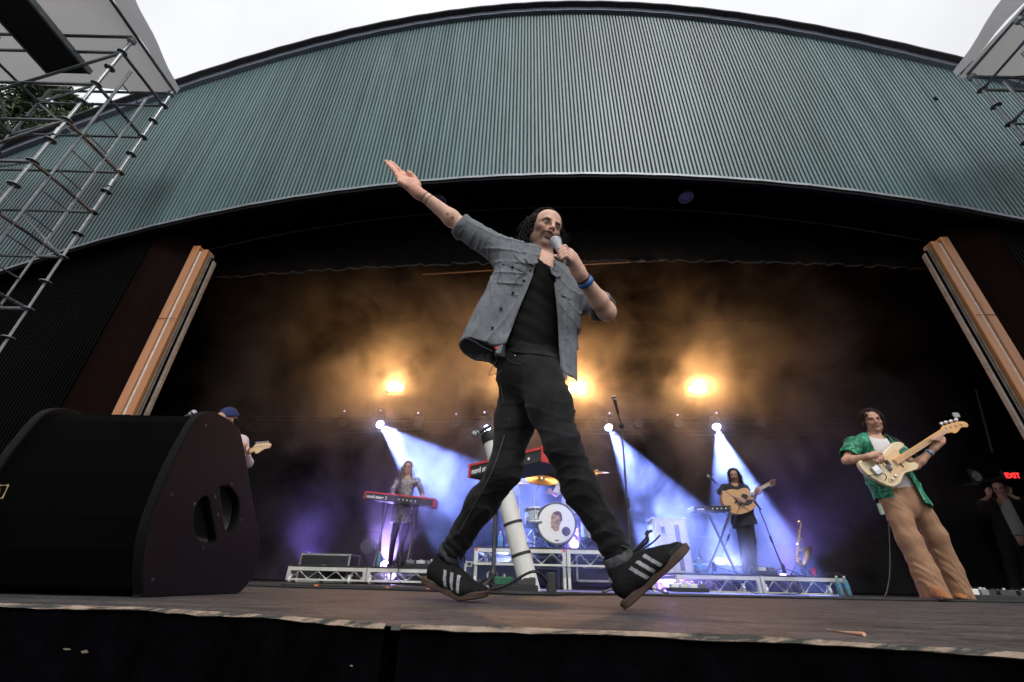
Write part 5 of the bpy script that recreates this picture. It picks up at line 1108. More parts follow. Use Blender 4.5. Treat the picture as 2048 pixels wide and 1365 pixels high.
cuffL = lambda p: np.where(((p-J['lel'])@lua > -.05) & (p[:, 2] < J['lsh'][2]-.02) & ((p-J['lsh'])@side > -.02), (p-(J['lel']-lua*.016))@lua, -1)
shs = shell(O, .010, [half(HC, hn), opn, neckhole, lambda p: np.where(np.hypot(p[:, 0]-J['neck'][0], p[:, 1]-J['neck'][1]) < .085, p[:, 2]-J['neck'][2]-.035, -1), cuffR, cuffL])
SH = cloth(shs, .004, 'overshirt', m_shirt, SG)
def on_cam(q, f, Ys=(1.42, 1.95), eps=.002):
    """first point along the camera ray through pixel q where f(p)<eps"""
    d = ray(*q); d = d/d[1]; ys = np.linspace(Ys[0], Ys[1], 260); pts = (camp+np.outer(ys, d)).astype(np.float32); v = f(pts); i = np.argmax(v < eps); return pts[i].astype(float) if v[i] < eps else pts[120].astype(float)
tv = O.ev
# placket, buttons, pockets and collar on the shirt
def strip(name, pxs, w, mat, lift=.003, th=.003, f=None):
    pts = [on_cam(q, f or tv)-ray(*q)/np.linalg.norm(ray(*q))*lift for q in pxs]; pts = crv(pts, 5, False); mb = MB(); vs = []
    for i, p in enumerate(pts):
        d = pts[min(i+1, len(pts)-1)]-pts[max(i-1, 0)]; d /= np.linalg.norm(d); ff = f or tv; g = ff((p+np.concatenate([np.eye(3), -np.eye(3)])*.012).astype(np.float32)).astype(float); v = -(g[:3]-g[3:]); v /= max(np.linalg.norm(v), 1e-6); s = np.cross(d, v); s /= np.linalg.norm(s)
        vs += [p-s*w/2, p+s*w/2, p+s*w/2+v*th, p-s*w/2+v*th]
    n = len(pts); mb.add(vs, [(i*4+k, i*4+(k+1) % 4, i*4+4+(k+1) % 4, i*4+4+k) for i in range(n-1) for k in range(4)]+[(3, 2, 1, 0), (n*4-4, n*4-3, n*4-2, n*4-1)]); return ob(name, mb, mat, SH)
strip('placket', [(1062, 545), (1048, 580), (1030, 620), (1012, 660), (996, 706)], .024, m_shirt, .004, .004)
for q in ((1063, 541), (1050, 562), (1028, 586), (1004, 617), (987, 656)):
    p = on_cam((q[0]-2, q[1]), tv); v = (camp-p)/np.linalg.norm(camp-p); ob('button', MB().lathe(p+v*.007, v, [(.0065, -.003), (.0065, .001), (.005, .0022), (.002, .0012)], 12), m_btn, SH)
strip('pocket_seam', [(1006, 527), (1020, 533), (1036, 540), (1052, 545)], .002, m_stitch, .003); strip('pocket_flap', [(1005, 523), (1020, 528), (1036, 534), (1052, 540)], .022, m_shirt, .0045, .004)
strip('pocket_seam', [(1004, 530), (999, 548), (995, 564), (1012, 567), (1028, 567), (1036, 556), (1050, 546)], .0018, m_stitch, .0025)
p = on_cam((1025, 534), tv); v = (camp-p)/np.linalg.norm(camp-p); ob('button', MB().lathe(p+v*.008, v, [(.006, -.003), (.006, .001), (.005, .002)], 12), m_btn, SH)
strip('shoulder_seam', [(1022, 498), (1030, 512), (1042, 524), (1056, 530)], .0018, m_stitch, .0025)
strip('hem_seam', [(932, 676), (950, 684), (968, 695), (985, 702)], .0018, m_stitch, .0025)
strip('placket', [(1112, 566), (1117, 610), (1122, 660), (1127, 720), (1131, 758)], .018, m_shirt, .003, .004); strip('pocket_flap', [(1124, 588), (1133, 592), (1141, 598)], .016, m_shirt, .004, .003)
# collar leaves
dfun = lambda p: np.minimum(O.ev(p), B.ev(p))
def leaf(pxs, Y, name='collar'):
    pts = [on_cam(q, dfun)*(1-.006)+camp*.006 for q in pxs]; c = np.mean(pts, 0); n = np.cross(pts[1]-pts[0], pts[2]-pts[0]); n /= np.linalg.norm(n); n = n*(-1 if n[1] > 0 else 1); mb = MB(); m = len(pts)
    mb.add([p for p in pts]+[p-n*.006 for p in pts], [tuple(range(m)), tuple(range(m, 2*m))[::-1]]+[(i, (i+1) % m, m+(i+1) % m, m+i) for i in range(m)]); return ob(name, mb, m_shirt, SH)
leaf([(1056, 503), (1062, 506), (1070, 516), (1076, 525), (1068, 530), (1057, 527), (1050, 516)], [1.60, 1.575, 1.555, 1.545, 1.55, 1.57, 1.60]); leaf([(1100, 532), (1108, 536), (1118, 545), (1124, 552), (1112, 554), (1104, 548)], [1.58, 1.57, 1.57, 1.58, 1.575, 1.57])
# rolled cuffs
for a, d, r, nm in ((J['rel']+ru*.012, ru, .056, 'rolled_cuff'), (J['lel']-lua*.016, lua, .057, 'rolled_cuff')):
    c = a; a1, b1, _ = frame(d); mb = MB(); n = 26
    prof = [(r*.90, .004), (r*1.06, .004), (r*1.1, -.004), (r*1.1, -.028), (r*1.03, -.036)]
    vs = []
    for rr_, h_ in prof:
        for k_ in range(n): q = 2*math.pi*k_/n; e = 1+.05*math.sin(3*q+h_*90)+.03*math.sin(7*q); vs.append(c+d*h_+rr_*e*(a1*math.cos(q)+b1*math.sin(q)))
    mb.add(vs, [(i*n+k_, i*n+(k_+1) % n, (i+1)*n+(k_+1) % n, (i+1)*n+k_) for i in range(4) for k_ in range(n)]); ob(nm, mb, m_shirt, SH, True)
# jeans
Lg = SDF(); jw = J['pel']+Zu*.085
Lg.flat(jw, J['pel']-Zu*.02, .146, .150, side, .04, sq=.72)
Lg.chain([J['lhip'], J['lhip']*.5+J['lkn']*.5, J['lkn']], [.092, .081, .059], .04); Lg.chain([J['rhip'], J['rhip']*.5+J['rkn']*.5, J['rkn']], [.094, .080, .059], .04)
lc = J['lkn']*.62+J['lan']*.38; rc = J['rkn']*.62+J['ran']*.38
lfd = V3((.75, -.6, .2)); bk = V3((-.6, .6, 0)); bk /= np.linalg.norm(bk)
Lg.chain([J['lkn'], lc+bk*.012, J['lan']-[0, 0, -.012]], [.058, .056, .045], .04); Lg.chain([J['rkn'], rc+bk*.014, J['ran']], [.058, .056, .046], .04)
Lg.cone(J['pel']-bk*-.055+side*-.03-Zu*.03, J['pel']-bk*-.05+side*.03-Zu*.04, .082, .082, .06)
def wr_knee(p):
    d = np.zeros(len(p), np.float32)
    for (k_, a_, b_, am) in ((J['lkn'], J['lhip'], J['lan'], .0018), (J['rkn'], J['rhip'], J['ran'], .0016)):
        ax = (b_-a_)/np.linalg.norm(b_-a_); q = p-k_; h = q@ax; m = np.exp(-((h)/.13)**2)*np.exp(-(np.maximum(0, np.linalg.norm(q-np.outer(h, ax), axis=1)-.06)/.05)**2); d += am*m*np.sin(h*150+7*np.sin(q@np.array([17., 12., 9.])))*(.6+.4*np.sin(q@np.array([31., 22., 14.])+1))
        hb = h-np.linalg.norm(b_-k_)*.9; d += .004*np.exp(-(hb/.07)**2)*np.sin(h*150+4*np.sin(q@np.array([20., 12., 4.])))
    return d.astype(np.float32)
Lg.fn(wr_knee, J['pel'], 1, 'd'); Lg.fn(folds(.001, 1.0, 21), J['pel'], 1, 'd'); Lg.fn(creases(.0055, [(.35, -.2, .9), (-.3, .1, .9), (.1, .3, .95)], 44, .028, 22, 4), J['pel'], 1, 'd')
def anc(a, k_): d = (a-k_)/np.linalg.norm(a-k_); return (lambda p: np.where(((p-k_)@d > .05) & (np.linalg.norm(p-a, axis=1) < .2), (p-(a+d*.008))@d, -1))
JN = cloth(solid(Lg, [half(jw+Zu*.0, (0, 0, 1)), anc(J['lan'], J['lkn']), anc(J['ran'], J['rkn'])]), .0055, 'jeans', m_denim, SG)
tv = Lg.ev; SH_, SH = SH, JN
strip('side_seam', [(996, 745), (1006, 800), (1018, 840), (1003, 850)][:3], .0022, m_stitch, .002); strip('pocket_seam', [(1010, 703), (1016, 720), (1034, 728), (1052, 722)], .0018, M('faint_thread', (.05, .05, .055)), .002)
strip('leg_seam', [(1009, 870), (985, 940), (948, 1010), (915, 1070)], .003, M('faint_thread'), .002); strip('waistband', [(1004, 690), (1030, 697), (1060, 702), (1095, 708), (1128, 718)], .034, m_denim, .004, .005)
p = on_cam((1030, 712), tv); v = (camp-p)/np.linalg.norm(camp-p); ob('rivet', MB().ball(p+v*.002, .0035, 6, 4), m_chrome, JN)
SH = SH_
for a, k_ in ((J['lan'], J['lkn']), (J['ran'], J['rkn'])):
    d = (a-k_)/np.linalg.norm(a-k_); a1, b1, _ = frame(d); mb = MB(); n = 26; vs = []
    for rr_, h_ in ((.044, .012), (.0495, .012), (.0505, .006), (.0505, -.012), (.047, -.018)):
        for q_ in range(n): q = 2*math.pi*q_/n; e = 1+.05*math.sin(3*q)+.02*math.sin(8*q); vs.append(a+d*h_+rr_*e*(a1*math.cos(q)+b1*math.sin(q)))
    mb.add(vs, [(i*n+q_, i*n+(q_+1) % n, (i+1)*n+(q_+1) % n, (i+1)*n+q_) for i in range(4) for q_ in range(n)]); ob('leg_hem', mb, M('faded_denim', (.05, .05, .057), rough=.85, var=.6, scale=60), JN, True)
    ob('sock', MB().tube([a-d*.02, a+d*.05, a+d*.10], [.042, .040, .043], 14), m_tee, SG, True)
# transmitter pack at the hip
p = P(1000, 700, 1.60); ob('radio_pack', MB().box(p, (.045, .025, .08), (side, fc, Zu), .006), m_plast, SG); ob('red_light', MB().box(p+[-.01, -.02, .01], (.02, .01, .03), (side, fc, Zu)), M('red_display', (.6, .05, .03), emit=(1, .08, .03), es=.6, var=0), SG)
ob('radio_aerial', MB().tube([p+Zu*.03+side*.02, p+Zu*.09+side*.03], .0035, 6), m_plast, SG); ob('earpiece_wire', MB().tube(crv([p-Zu*.03, P(985, 735, 1.6), P(978, 750, 1.6), P(990, 748, 1.6), P(1003, 742, 1.6)], 5, False), .0018, 5), m_cable, SG)
# wrist: blue band and bracelet
d = (J['lel']-J['lwr'])/np.linalg.norm(J['lel']-J['lwr']); c = J['lwr']+d*.035
ob('wristband', MB().lathe(c, d, [(.030, 0), (.0335, .0), (.035, .018), (.0315, .018)], 24), M('blue_wristband', (.02, .12, .42), rough=.4), SG, True); ob('bracelet', MB().lathe(c-d*.016, d, [(.028, 0), (.0315, .002), (.0315, .009), (.029, .011)], 20), m_plast, SG, True)
# trainers
m_shoe = M('black_suede_trainer', vcol=True, rough=.85, var=.35, scale=40, bump=.3, bscale=150, spec=.2)
m_gum = M('gum_sole', (.055, .03, .021), rough=.7, var=.3, scale=20)
def shoecol(sg):
    def f(q):
        x, y, z = q.T; C = np.tile(np.array([.007, .007, .008]), (len(q), 1)); m = np.zeros(len(q), bool)
        for k_ in range(3):
            yy = y-(.098+k_*.03)-(.085-z)*.42; m |= (np.abs(yy) < .0065) & (z > .026) & (z < .082) & (x*sg > .012)
        C[m] = (.26, .26, .28); t = (z > .085) & (y < .022); C[t] = (.28, .28, .3); C[(z < .04) & (y > .225)] = (.02, .02, .022); return C
    return f
rs1, w1 = shoe('shoe', P(847, 1166, 1.98), P(951, 1212, 1.90), (.45, -.25, 1), m_shoe, SG, .285, .003, 1., m_gum, .42, cols=shoecol(1)); rs2, w2 = shoe('shoe', P(1253, 1219, 1.56), P(1372, 1108, 1.49), (-.62, .1, .8), m_shoe, SG, .268, .003, 1., m_gum, 0, cols=shoecol(1))
for sh, w in ((rs1, w1), (rs2, w2)):
    for i in range(5): ob('lace', MB().tube([w(-.022, .115+i*.017, .098-i*.009), w(0, .118+i*.017, .106-i*.009), w(.022, .115+i*.017, .098-i*.009)], .0032, 5), m_plast, sh)
    for s_ in (-1, 1): ob('lace_loop', MB().tube(crv([w(0, .108, .108), w(s_*.02, .10, .135), w(s_*.03, .12, .15), w(s_*.028, .14, .12)], 5, False), .003, 5), m_plast, sh)
    ob('tongue_badge', MB().box(w(0, .088, .122), (.026, .004, .03)), M('gold_tongue_print', (.5, .36, .1), var=.6, scale=90), sh)
ob('flying_lace', MB().tube(crv([w2(0, .11, .11), P(1290, 1080, 1.52), P(1296, 1066, 1.52), P(1304, 1062, 1.52)], 5, False), .0042, 6), m_plast, rs2); ob('flying_lace', MB().tube(crv([w2(0, .12, .105), P(1302, 1088, 1.52), P(1320, 1071, 1.52)], 5, False), .003, 6), m_plast, rs2)
ob('flying_lace', MB().tube(crv([w2(-.02, .11, .11), P(1294, 1085, 1.53), P(1292, 1068, 1.53), P(1297, 1062, 1.53)], 5, False), .004, 6), m_plast, rs2)
mic(mh, md, 1.02, None, 'grey handheld microphone in the singer\'s left hand', m_grey, m_grillm, M('pale_mic_tail', (.55, .6, .55), rough=.4))
# ================================================================== THE BAND
def figure(label, j, fwd, hf, skin, vox=.009, sc=1., top=None, legs=None, hair=None, hs=1., sleeve=1., shoe_m=None, tvox=None, kw={}, wide=1., hands=None, toes=None, loose=.02, hemz=None, leg_r=(.085, .06, .05), neckc=.07):
    """j: joints in metres; hf: head facing; top/legs/hair: materials; sleeve: share of the arm covered (1 = to the wrist)"""
    fwd = V3(fwd)/np.linalg.norm(fwd); sd = np.cross(fwd, Zu); sd /= np.linalg.norm(sd); sd = -sd if ((j['lsh']-j['rsh'])@sd) < 0 else sd
    per = thing('person', label, 'person', (j['pel'][0], j['pel'][1], j.get('base', 0)))
    H = Head(j['head'], hf, j.get('hup', (0, 0, 1)), sc); b = SDF(); H.build(b, vox < .0085)
    ch = (j['rsh']+j['lsh'])/2-Zu*.12*sc; wa = ch*.42+j['pel']*.58
    b.cone(H.w(0, -.025, -.06), j['neck'], .052*sc, .055*sc, .03); b.cone(j['neck']-Zu*.03, j['rsh'], .055*sc, .048*sc, .04).cone(j['neck']-Zu*.03, j['lsh'], .055*sc, .048*sc, .04)
    b.flat(ch+Zu*.03, wa, .155*wide*sc, .128*wide*sc, sd, .05, sq=.62).flat(wa, j['pel'], .128*wide*sc, .15*wide*sc, sd, .05, sq=.66)
    for s in 'rl':
        a, e, w_ = j[s+'sh'], j[s+'el'], j[s+'wr']; m = e+(w_-e)*.3
        b.cone(a, e, .046*sc, .037*sc, .03).cone(e, m, .036*sc, .038*sc, .02).cone(m, w_, .038*sc, .025*sc, .02)
        if hands and s in hands: hands[s](b)
        else: d = (w_-e)/np.linalg.norm(w_-e); simple_hand(b, w_, d, np.cross(d, fwd), .5, .95*sc)
    if legs is not None or True:
        for s in 'rl': b.cone(j[s+'hip'], j[s+'kn'], .075*sc, .05*sc, .04).cone(j[s+'kn'], j[s+'an'], .047*sc, .032*sc, .03)
    body_mesh(b, vox, 'body', per, H, skin, None, **kw)
    return per, H, ch, wa, sd, fwd
def sleeves(O, j, r0, r1, part):
    for s in 'rl':
        a, e, w_ = j[s+'sh'], j[s+'el'], j[s+'wr']
        if part > .55: O.chain([a, e, e+(w_-e)*(part-.5)*2], [r0, (r0+r1)/2, r1], .04)
        else: O.chain([a, a+(e-a)*part*2], [r0, r1], .04)
def hair_cap(H, per, mat, seed, n, ln, long=0., vox=.008, vol=1., rr=.005, wig=.01, front=.05):
    h = SDF(); E = lambda c, r, kk=.02: h.ell(H.w(*c), np.array(r)*H.sc*np.ones(3), H.R, kk)
    E((0, -.024, .05), (.082*vol, .093*vol, .084*vol)); E((0, -.06, -.0), (.078*vol, .058, .08))
    if long: E((0, -.06, -.09), (.085, .05, .10), .03); [E((s*.072, -.01, -.06-long*.3), (.028, .035, .08+long*.3), .03) for s in (-1, 1)]
    h.fn(lambda p: .068*H.sc-np.sqrt((((H.loc(p)-np.array([0, .105, .0]))*np.array([.95, 1, .72]))**2).sum(1))*H.sc, H.c, 1, 'i'); h.fn(folds(.003, 1.2, seed), H.c, 1, 'd')
    cloth(h, vox, 'hair', mat, per)
    def sp(r):
        if r.random() < .45: s = r.choice((-1, 1)); return (s*r.uniform(.06, .08), r.uniform(-.08, .03), r.uniform(-.05-long*.4, .07))
        a = r.uniform(-1, 1); q0, q1 = a*.068, r.uniform(-.105, front); return (q0, q1, .045+.085*math.sqrt(max(0, 1-(q0/.08)**2-((q1+.022)/.098)**2)))
    ob('hair_curls', curls(H, n, sp, 0, lambda c: ln*(1 if c[2] > .03 else 1+long*6), seed, rr=rr, wig=wig, droop=.5+long), mat, per, True)
# ------------------------------------------------------------------ bass player
Yb = 4.3; bp = lambda x, y, Y=Yb: P(1640+x/3.034, 780+y/3.034, Y)
gp = lambda x, y, Y=4.08: P(1660+x/6.5, 800+y/6.5, Y)
jb = dict(head=bp(318, 192, 4.27), neck=bp(335, 292), rsh=bp(205, 335, 4.28), lsh=bp(440, 340, 4.32), rel=bp(160, 432, 4.22), rwr=bp(292, 405, 4.04), lel=bp(578, 462, 4.2), lwr=bp(686, 362, 4.1), pel=bp(488, 655, 4.32),
          rhip=bp(440, 680, 4.31), lhip=bp(560, 660, 4.33), rkn=bp(540, 905, 4.27), lkn=bp(700, 880, 4.33), ran=bp(690, 1215, 4.25), lan=bp(822, 1185, 4.42), base=0.)
def bh_r(b):
    Y = 4.03; k = lambda x, y, d=0.: gp(x, y, Y+d)
    hand(b, jb['rwr'], (k(575, 715), [[k(655, 700), k(690, 745, -.01), k(697, 785), k(690, 815, .02)], [k(640, 712), k(668, 765, -.01), k(668, 805), k(662, 830, .02)], [k(618, 722), k(640, 775, -.01), k(635, 812, .0), k(628, 832, .02)], [k(596, 730), k(606, 778), k(600, 806), k(596, 822, .02)]], [k(560, 690), k(600, 690, -.01), k(640, 690, -.012), k(676, 695, -.01)]), 1.)
def bh_l(b):
    Y = 4.03; k = lambda x, y, d=0.: gp(x, y, Y+d)
    hand(b, jb['lwr'], (k(1425, 555, .03), [[k(1470, 495, .03), k(1430, 462, .0), k(1385, 470, -.01), k(1355, 485, 0)], [k(1475, 515, .03), k(1425, 485, .0), k(1370, 490, -.012), k(1330, 500, 0)], [k(1475, 535, .03), k(1420, 508, .0), k(1360, 505, -.012), k(1310, 510, 0)], [k(1470, 555, .03), k(1410, 530, .0), k(1355, 520, -.01), k(1312, 525, 0)]], [k(1400, 580, .04), k(1360, 540, .05), k(1335, 510, .05), k(1320, 480, .05)]), 1.)
BA, Hb, chb, wab, sdb, fwb = figure('bass player in green patterned shirt and tan trousers leaning back at the right', jb, (-.4, -.92, 0), (-.42, -.9, -.10), (.54, .31, .22), .0065, .98, hands=dict(r=bh_r, l=bh_l), wide=1.02,
    kw=dict(beard=(.10, .06, .045), bstr=.35, mous=.55))
m_brown_h = M('dark_brown_hair', (.025, .014, .009), rough=.5, var=.5, scale=30, spec=.2)
hair_cap(Hb, BA, m_brown_h, 31, 420, .036, 0., .007, 1.03, .0042, .009, .06)
t = SDF(); t.flat(chb+Zu*.05, wab, .168, .142, sdb, .05, sq=.66).flat(wab, jb['pel']+Zu*.03, .142, .156, sdb, .05, sq=.6); t.cone(jb['neck']-Zu*.05, jb['rsh'], .06, .05, .05).cone(jb['neck']-Zu*.05, jb['lsh'], .06, .05, .05); t.fn(folds(.003, .9, 5), chb, 1, 'd')
cloth(solid(t, [lambda p: .088-np.linalg.norm(p-(jb['neck']+fwb*.05+Zu*.03), axis=1), half(jb['pel']+Zu*.0, (0, 0, -1))]), .008, 't_shirt', M('white_cotton', (.66, .64, .64), rough=.9, var=.06), BA)
m_aloha = M('green_patterned_shirt', (.02, .27, .15), rough=.7, var=.1)
n = m_aloha.node_tree; b0_ = n.nodes['Principled BSDF']; tcx = n.nodes.new('ShaderNodeTexCoord'); vz = n.nodes.new('ShaderNodeTexVoronoi'); vz.inputs['Scale'].default_value = 17; nzz = n.nodes.new('ShaderNodeTexNoise'); nzz.inputs['Scale'].default_value = 14; nzz.inputs['Detail'].default_value = 4; nzz.inputs['Distortion'].default_value = 2.5
n.links.new(tcx.outputs['Object'], nzz.inputs['Vector']); rmp = n.nodes.new('ShaderNodeValToRGB'); rmp.color_ramp.elements[0].position = .38; rmp.color_ramp.elements[0].color = (.003, .07, .035, 1); rmp.color_ramp.elements[1].position = .66; rmp.color_ramp.elements[1].color = (.10, .40, .26, 1); e = rmp.color_ramp.elements.new(.52); e.color = (.006, .19, .095, 1)
n.links.new(nzz.outputs[0], rmp.inputs[0]); n.links.new(rmp.outputs[0], b0_.inputs['Base Color'])
o = SDF(); o.flat(chb+Zu*.07, wab, .188, .182, sdb, .05, sq=.72).flat(wab, jb['pel']-Zu*.10, .182, .215, sdb, .05, sq=.74); o.cone(jb['neck']-Zu*.05, jb['rsh'], .068, .066, .05).cone(jb['neck']-Zu*.05, jb['lsh'], .068, .066, .05)
for s in 'rl': o.chain([jb[s+'sh'], jb[s+'sh']*.22+jb[s+'el']*.78], [.075, .078], .05)
o.fn(folds(.004, .6, 8), chb, 1, 'd'); o.fn(creases(.008, [(.8, .2, .3), (.3, .1, .9)], 24, .04, 34, 4), chb, 1, 'd')
a1, a2 = bp(300, 290, 4.15), bp(440, 620, 4.15); c1, c2 = bp(425, 300, 4.15), bp(590, 600, 4.15); nn1 = np.cross(a2-a1, a1-camp); nn2 = np.cross(c2-c1, c1-camp); mm = (a2+c2)/2; nn1 *= np.sign((mm-a1)@nn1); nn2 *= np.sign((mm-c1)@nn2); nn1 /= np.linalg.norm(nn1); nn2 /= np.linalg.norm(nn2)
cut_b = [lambda p: np.minimum(np.minimum((p-a1)@nn1, (p-c1)@nn2), (p-chb)@fwb), lambda p: .085-np.linalg.norm(p-(jb['neck']+Zu*.045+fwb*.02), axis=1), half(jb['pel']-Zu*.055, (-.22, 0, -1))]
for s in 'rl':
    dd = (jb[s+'el']-jb[s+'sh'])/np.linalg.norm(jb[s+'el']-jb[s+'sh']); qq = jb[s+'sh']*.3+jb[s+'el']*.7; cut_b.append(lambda p, dd=dd, qq=qq: np.where(np.linalg.norm(p-qq, axis=1) < .13, (p-qq)@dd, -1))
cloth(shell(o, .014, cut_b), .0065, 'patterned_shirt', m_aloha, BA)
m_tan = M('tan_twill', (.30, .165, .095), rough=.88, var=.12, scale=14, bump=.2, bscale=120)
l = SDF(); l.flat(jb['pel']+Zu*.12, jb['pel']-Zu*.04, .168, .166, sdb, .05, sq=.64)
for s, hw in (('r', 1), ('l', .95)):
    l.chain([jb[s+'hip'], jb[s+'hip']*.5+jb[s+'kn']*.5, jb[s+'kn'], jb[s+'kn']*.3+jb[s+'an']*.7, jb[s+'an']*[1, 1, 0]+Zu*.0], [.094, .09*hw, .088*hw, .092*hw, .106*hw], .04)
def tfold(p):
    u = (p-jb['pel'])@np.array([1, 0, .38]); return (.002*np.sin(u*48+1.6*np.sin(p[:, 2]*4))*np.clip((1.0-p[:, 2])/.7, .1, 1)+.0018*np.sin(p[:, 2]*38+7*np.sin(u*17+p[:, 2]*3))).astype(np.float32)
l.fn(tfold, jb['pel'], 1, 'd'); l.fn(creases(.009, [(1, .2, .36), (.95, 0, .3)], 30, .015, 33, 6), jb['pel'], 1, 'd')
TR_ = cloth(solid(l, [half(jb['pel']+Zu*.085, (0, 0, 1)), lambda p: .012-p[:, 2]]), .008, 'wide_trousers', m_tan, BA)
ob('waistband', MB().lathe(jb['pel']+Zu*.075, Zu, [(.112, 0), (.155, .0), (.152, .03), (.11, .03)], 6), m_tan, TR_) if False else None
m_tshoe = M('tan_suede_shoe', (.3, .12, .04), rough=.85)
shoe('shoe', bp(700, 1262, 4.2)*[1, 1, 0]+Zu*.004, bp(775, 1275, 4.02)*[1, 1, 0]+Zu*.004, Zu, m_tshoe, BA, .25, .006); shoe('shoe', bp(820, 1230, 4.5)*[1, 1, 0]+Zu*.004, bp(850, 1225, 4.32)*[1, 1, 0]+Zu*.004, Zu, m_tshoe, BA, .25, .006)
dd = (jb['lel']-jb['lwr'])/np.linalg.norm(jb['lel']-jb['lwr']); ob('wristband', MB().lathe(jb['lwr']+dd*.03, dd, [(.028, 0), (.0345, .0), (.036, .024), (.03, .024)], 20), M('blue_white_wristband', (.2, .35, .6), var=.9, scale=30), BA, True)
ob('radio_pack', MB().box(bp(368, 725, 4.3), (.03, .03, .1), None, .006), M('pale_green_pack', (.4, .55, .4)), BA)
# ------------------------------------------------------------------ bass guitar
m_cream = M('cream_lacquer', (.70, .56, .33), rough=.25, var=.06, coat=.5); m_maple = M('amber_maple', (.66, .33, .09), rough=.3, var=.15, scale=6, coat=.4); m_pg = M('beige_pickguard', (.68, .46, .25), rough=.35, var=.05)
def px_plate(name, pts, th, mat, parent, Y, f, bev=.006, n=4, closed=True):
    q = [f(x, y, Y) for x, y in pts]; lp = [(p_[0], p_[2]) for p_ in q]; lp = [tuple(v_) for v_ in crv(lp, n)] if n > 1 else lp
    return plate(name, [lp], (0, Y+th/2, 0), (1, 0, 0), (0, 0, 1), th, mat, parent, bev)
BG = thing('bass_guitar', 'cream bass guitar with an orange maple neck held by the bass player', 'bass guitar', gp(760, 900, 4.1))
px_plate('body', [(395, 820), (425, 778), (490, 762), (580, 775), (680, 712), (755, 640), (830, 572), (900, 556), (955, 578), (945, 610), (905, 640), (888, 672), (905, 705), (960, 760), (1000, 812), (1060, 828), (1110, 822), (1142, 850), (1128, 892), (1050, 920), (975, 945), (940, 1000), (915, 1060), (870, 1100), (810, 1118), (720, 1092), (620, 1042), (520, 982), (450, 920), (405, 865)], .045, m_cream, BG, 4.085, gp, .009)
px_plate('pickguard', [(690, 770), (770, 700), (850, 640), (895, 680), (900, 740), (960, 800), (1040, 850), (1000, 895), (930, 925), (890, 990), (850, 1050), (780, 1070), (770, 1020), (800, 960), (760, 900), (700, 850)], .005, m_pg, BG, 4.0785, gp, .001)
nk0, nk1 = gp(905, 775, 4.068), gp(1490, 400, 4.068); nd = (nk1-nk0)/np.linalg.norm(nk1-nk0); nu_ = np.cross(nd, (0, 1, 0)); nu_ = nu_*(1 if nu_[2] > 0 else -1); nz_ = np.array([0, -1., 0])
def nbx(o_, name, l0, l1, w_, th, mat, dy=0., off=0., parent=None): c_ = o_+nd*(l0+l1)/2+nu_*off+nz_*dy; return ob(name, MB().box(c_, (l1-l0, w_, th), (nd, nu_, nz_), min(.003, th/3)), mat, parent or BG)
Ln = np.linalg.norm(nk1-nk0); nbx(nk0, 'neck', -.06, Ln, .052, .026, m_maple)
for i in range(15): x_ = Ln-(Ln+.35)*(1-2**(-i/12.)); nbx(nk0, 'fret', x_-.001, x_+.001, .05, .0015, m_chrome, .0137)
hp = lambda x, y, Y: gp(x, y, Y)
px_plate('headstock', [(1470, 392), (1458, 362), (1490, 338), (1570, 312), (1650, 292), (1725, 284), (1778, 302), (1796, 335), (1778, 354), (1735, 352), (1700, 362), (1672, 400), (1630, 432), (1575, 420), (1525, 432)], .016, m_maple, BG, 4.066, hp, .003)
for i, (x, y) in enumerate(((1510, 366), (1572, 349), (1636, 333), (1703, 318))):
    p_ = gp(x, y, 4.062); ob('tuning_post', MB().lathe(p_, nz_, [(.007, 0), (.007, .012), (.004, .014)], 8), m_chrome, BG); q_ = gp(x-2+i*4-55, y-52, 4.075) if False else gp([1455, 1515, 1580, 1648][i], [318, 302, 288, 272][i], 4.08)
    ob('tuning_key', MB().tube([p_+[0, .012, 0], q_], .004, 6), m_chrome, BG); ob('tuning_key', MB().lathe(q_-(q_-p_)/np.linalg.norm(q_-p_)*.004, (q_-p_), [(.004, 0), (.015, .004), (.017, .014), (.012, .024)], 10), m_white if i else m_chrome, BG)
for i in range(4): o_ = gp(640, 940, 4.06)*0+nk0; a_ = nk0-nd*.34+nu_*(.018-.012*i)+nz_*.022; b_ = nk1+nd*.03*i*.7+nu_*(.012-.008*i)+nz_*.016; ob('string', MB().tube([a_, b_], .0011, 4), m_chrome, BG)
for x, y in ((752, 820), (768, 880)): ob('pickup', MB().box(gp(x, y, 4.072), (.035, .055, .012), (nd, nu_, nz_), .004), m_plast, BG)
ob('pickup', MB().box(gp(930, 845, 4.075), (.012, .05, .006), (nd, nu_, nz_), .002), m_plast, BG); ob('bridge_cover', MB().box(gp(605, 912, 4.07), (.075, .085, .02), (nd, nu_, nz_), .006), m_chrome, BG)
for x, y in ((845, 990), (800, 1030)): ob('knob', MB().lathe(gp(x, y, 4.08), nz_, [(.011, 0), (.011, .016), (.008, .018)], 12), m_chrome, BG)
ob('output_lead', MB().tube(crv([gp(715, 1050, 4.07), gp(735, 1000, 4.05), gp(690, 962, 4.05), gp(600, 975, 4.05), gp(500, 985, 4.08), gp(505, 1000, 4.12)], 5, False), .0035, 6), m_cable, BG)
ob('strap', MB().tube(crv([gp(955, 575, 4.1), gp(900, 545, 4.13), gp(830, 505, 4.17), gp(770, 480, 4.22), gp(720, 450, 4.33)], 5, False), .012, 6), m_plast, BG)
tag(ob('clip_tuner', MB().box(gp(1640, 200, 4.08), (.06, .02, .05), None, .006).box(gp(1640, 240, 4.08), (.02, .02, .03), None, .004), m_grey), 'grey clip-on tuner on the bass guitar headstock', 'tuner')
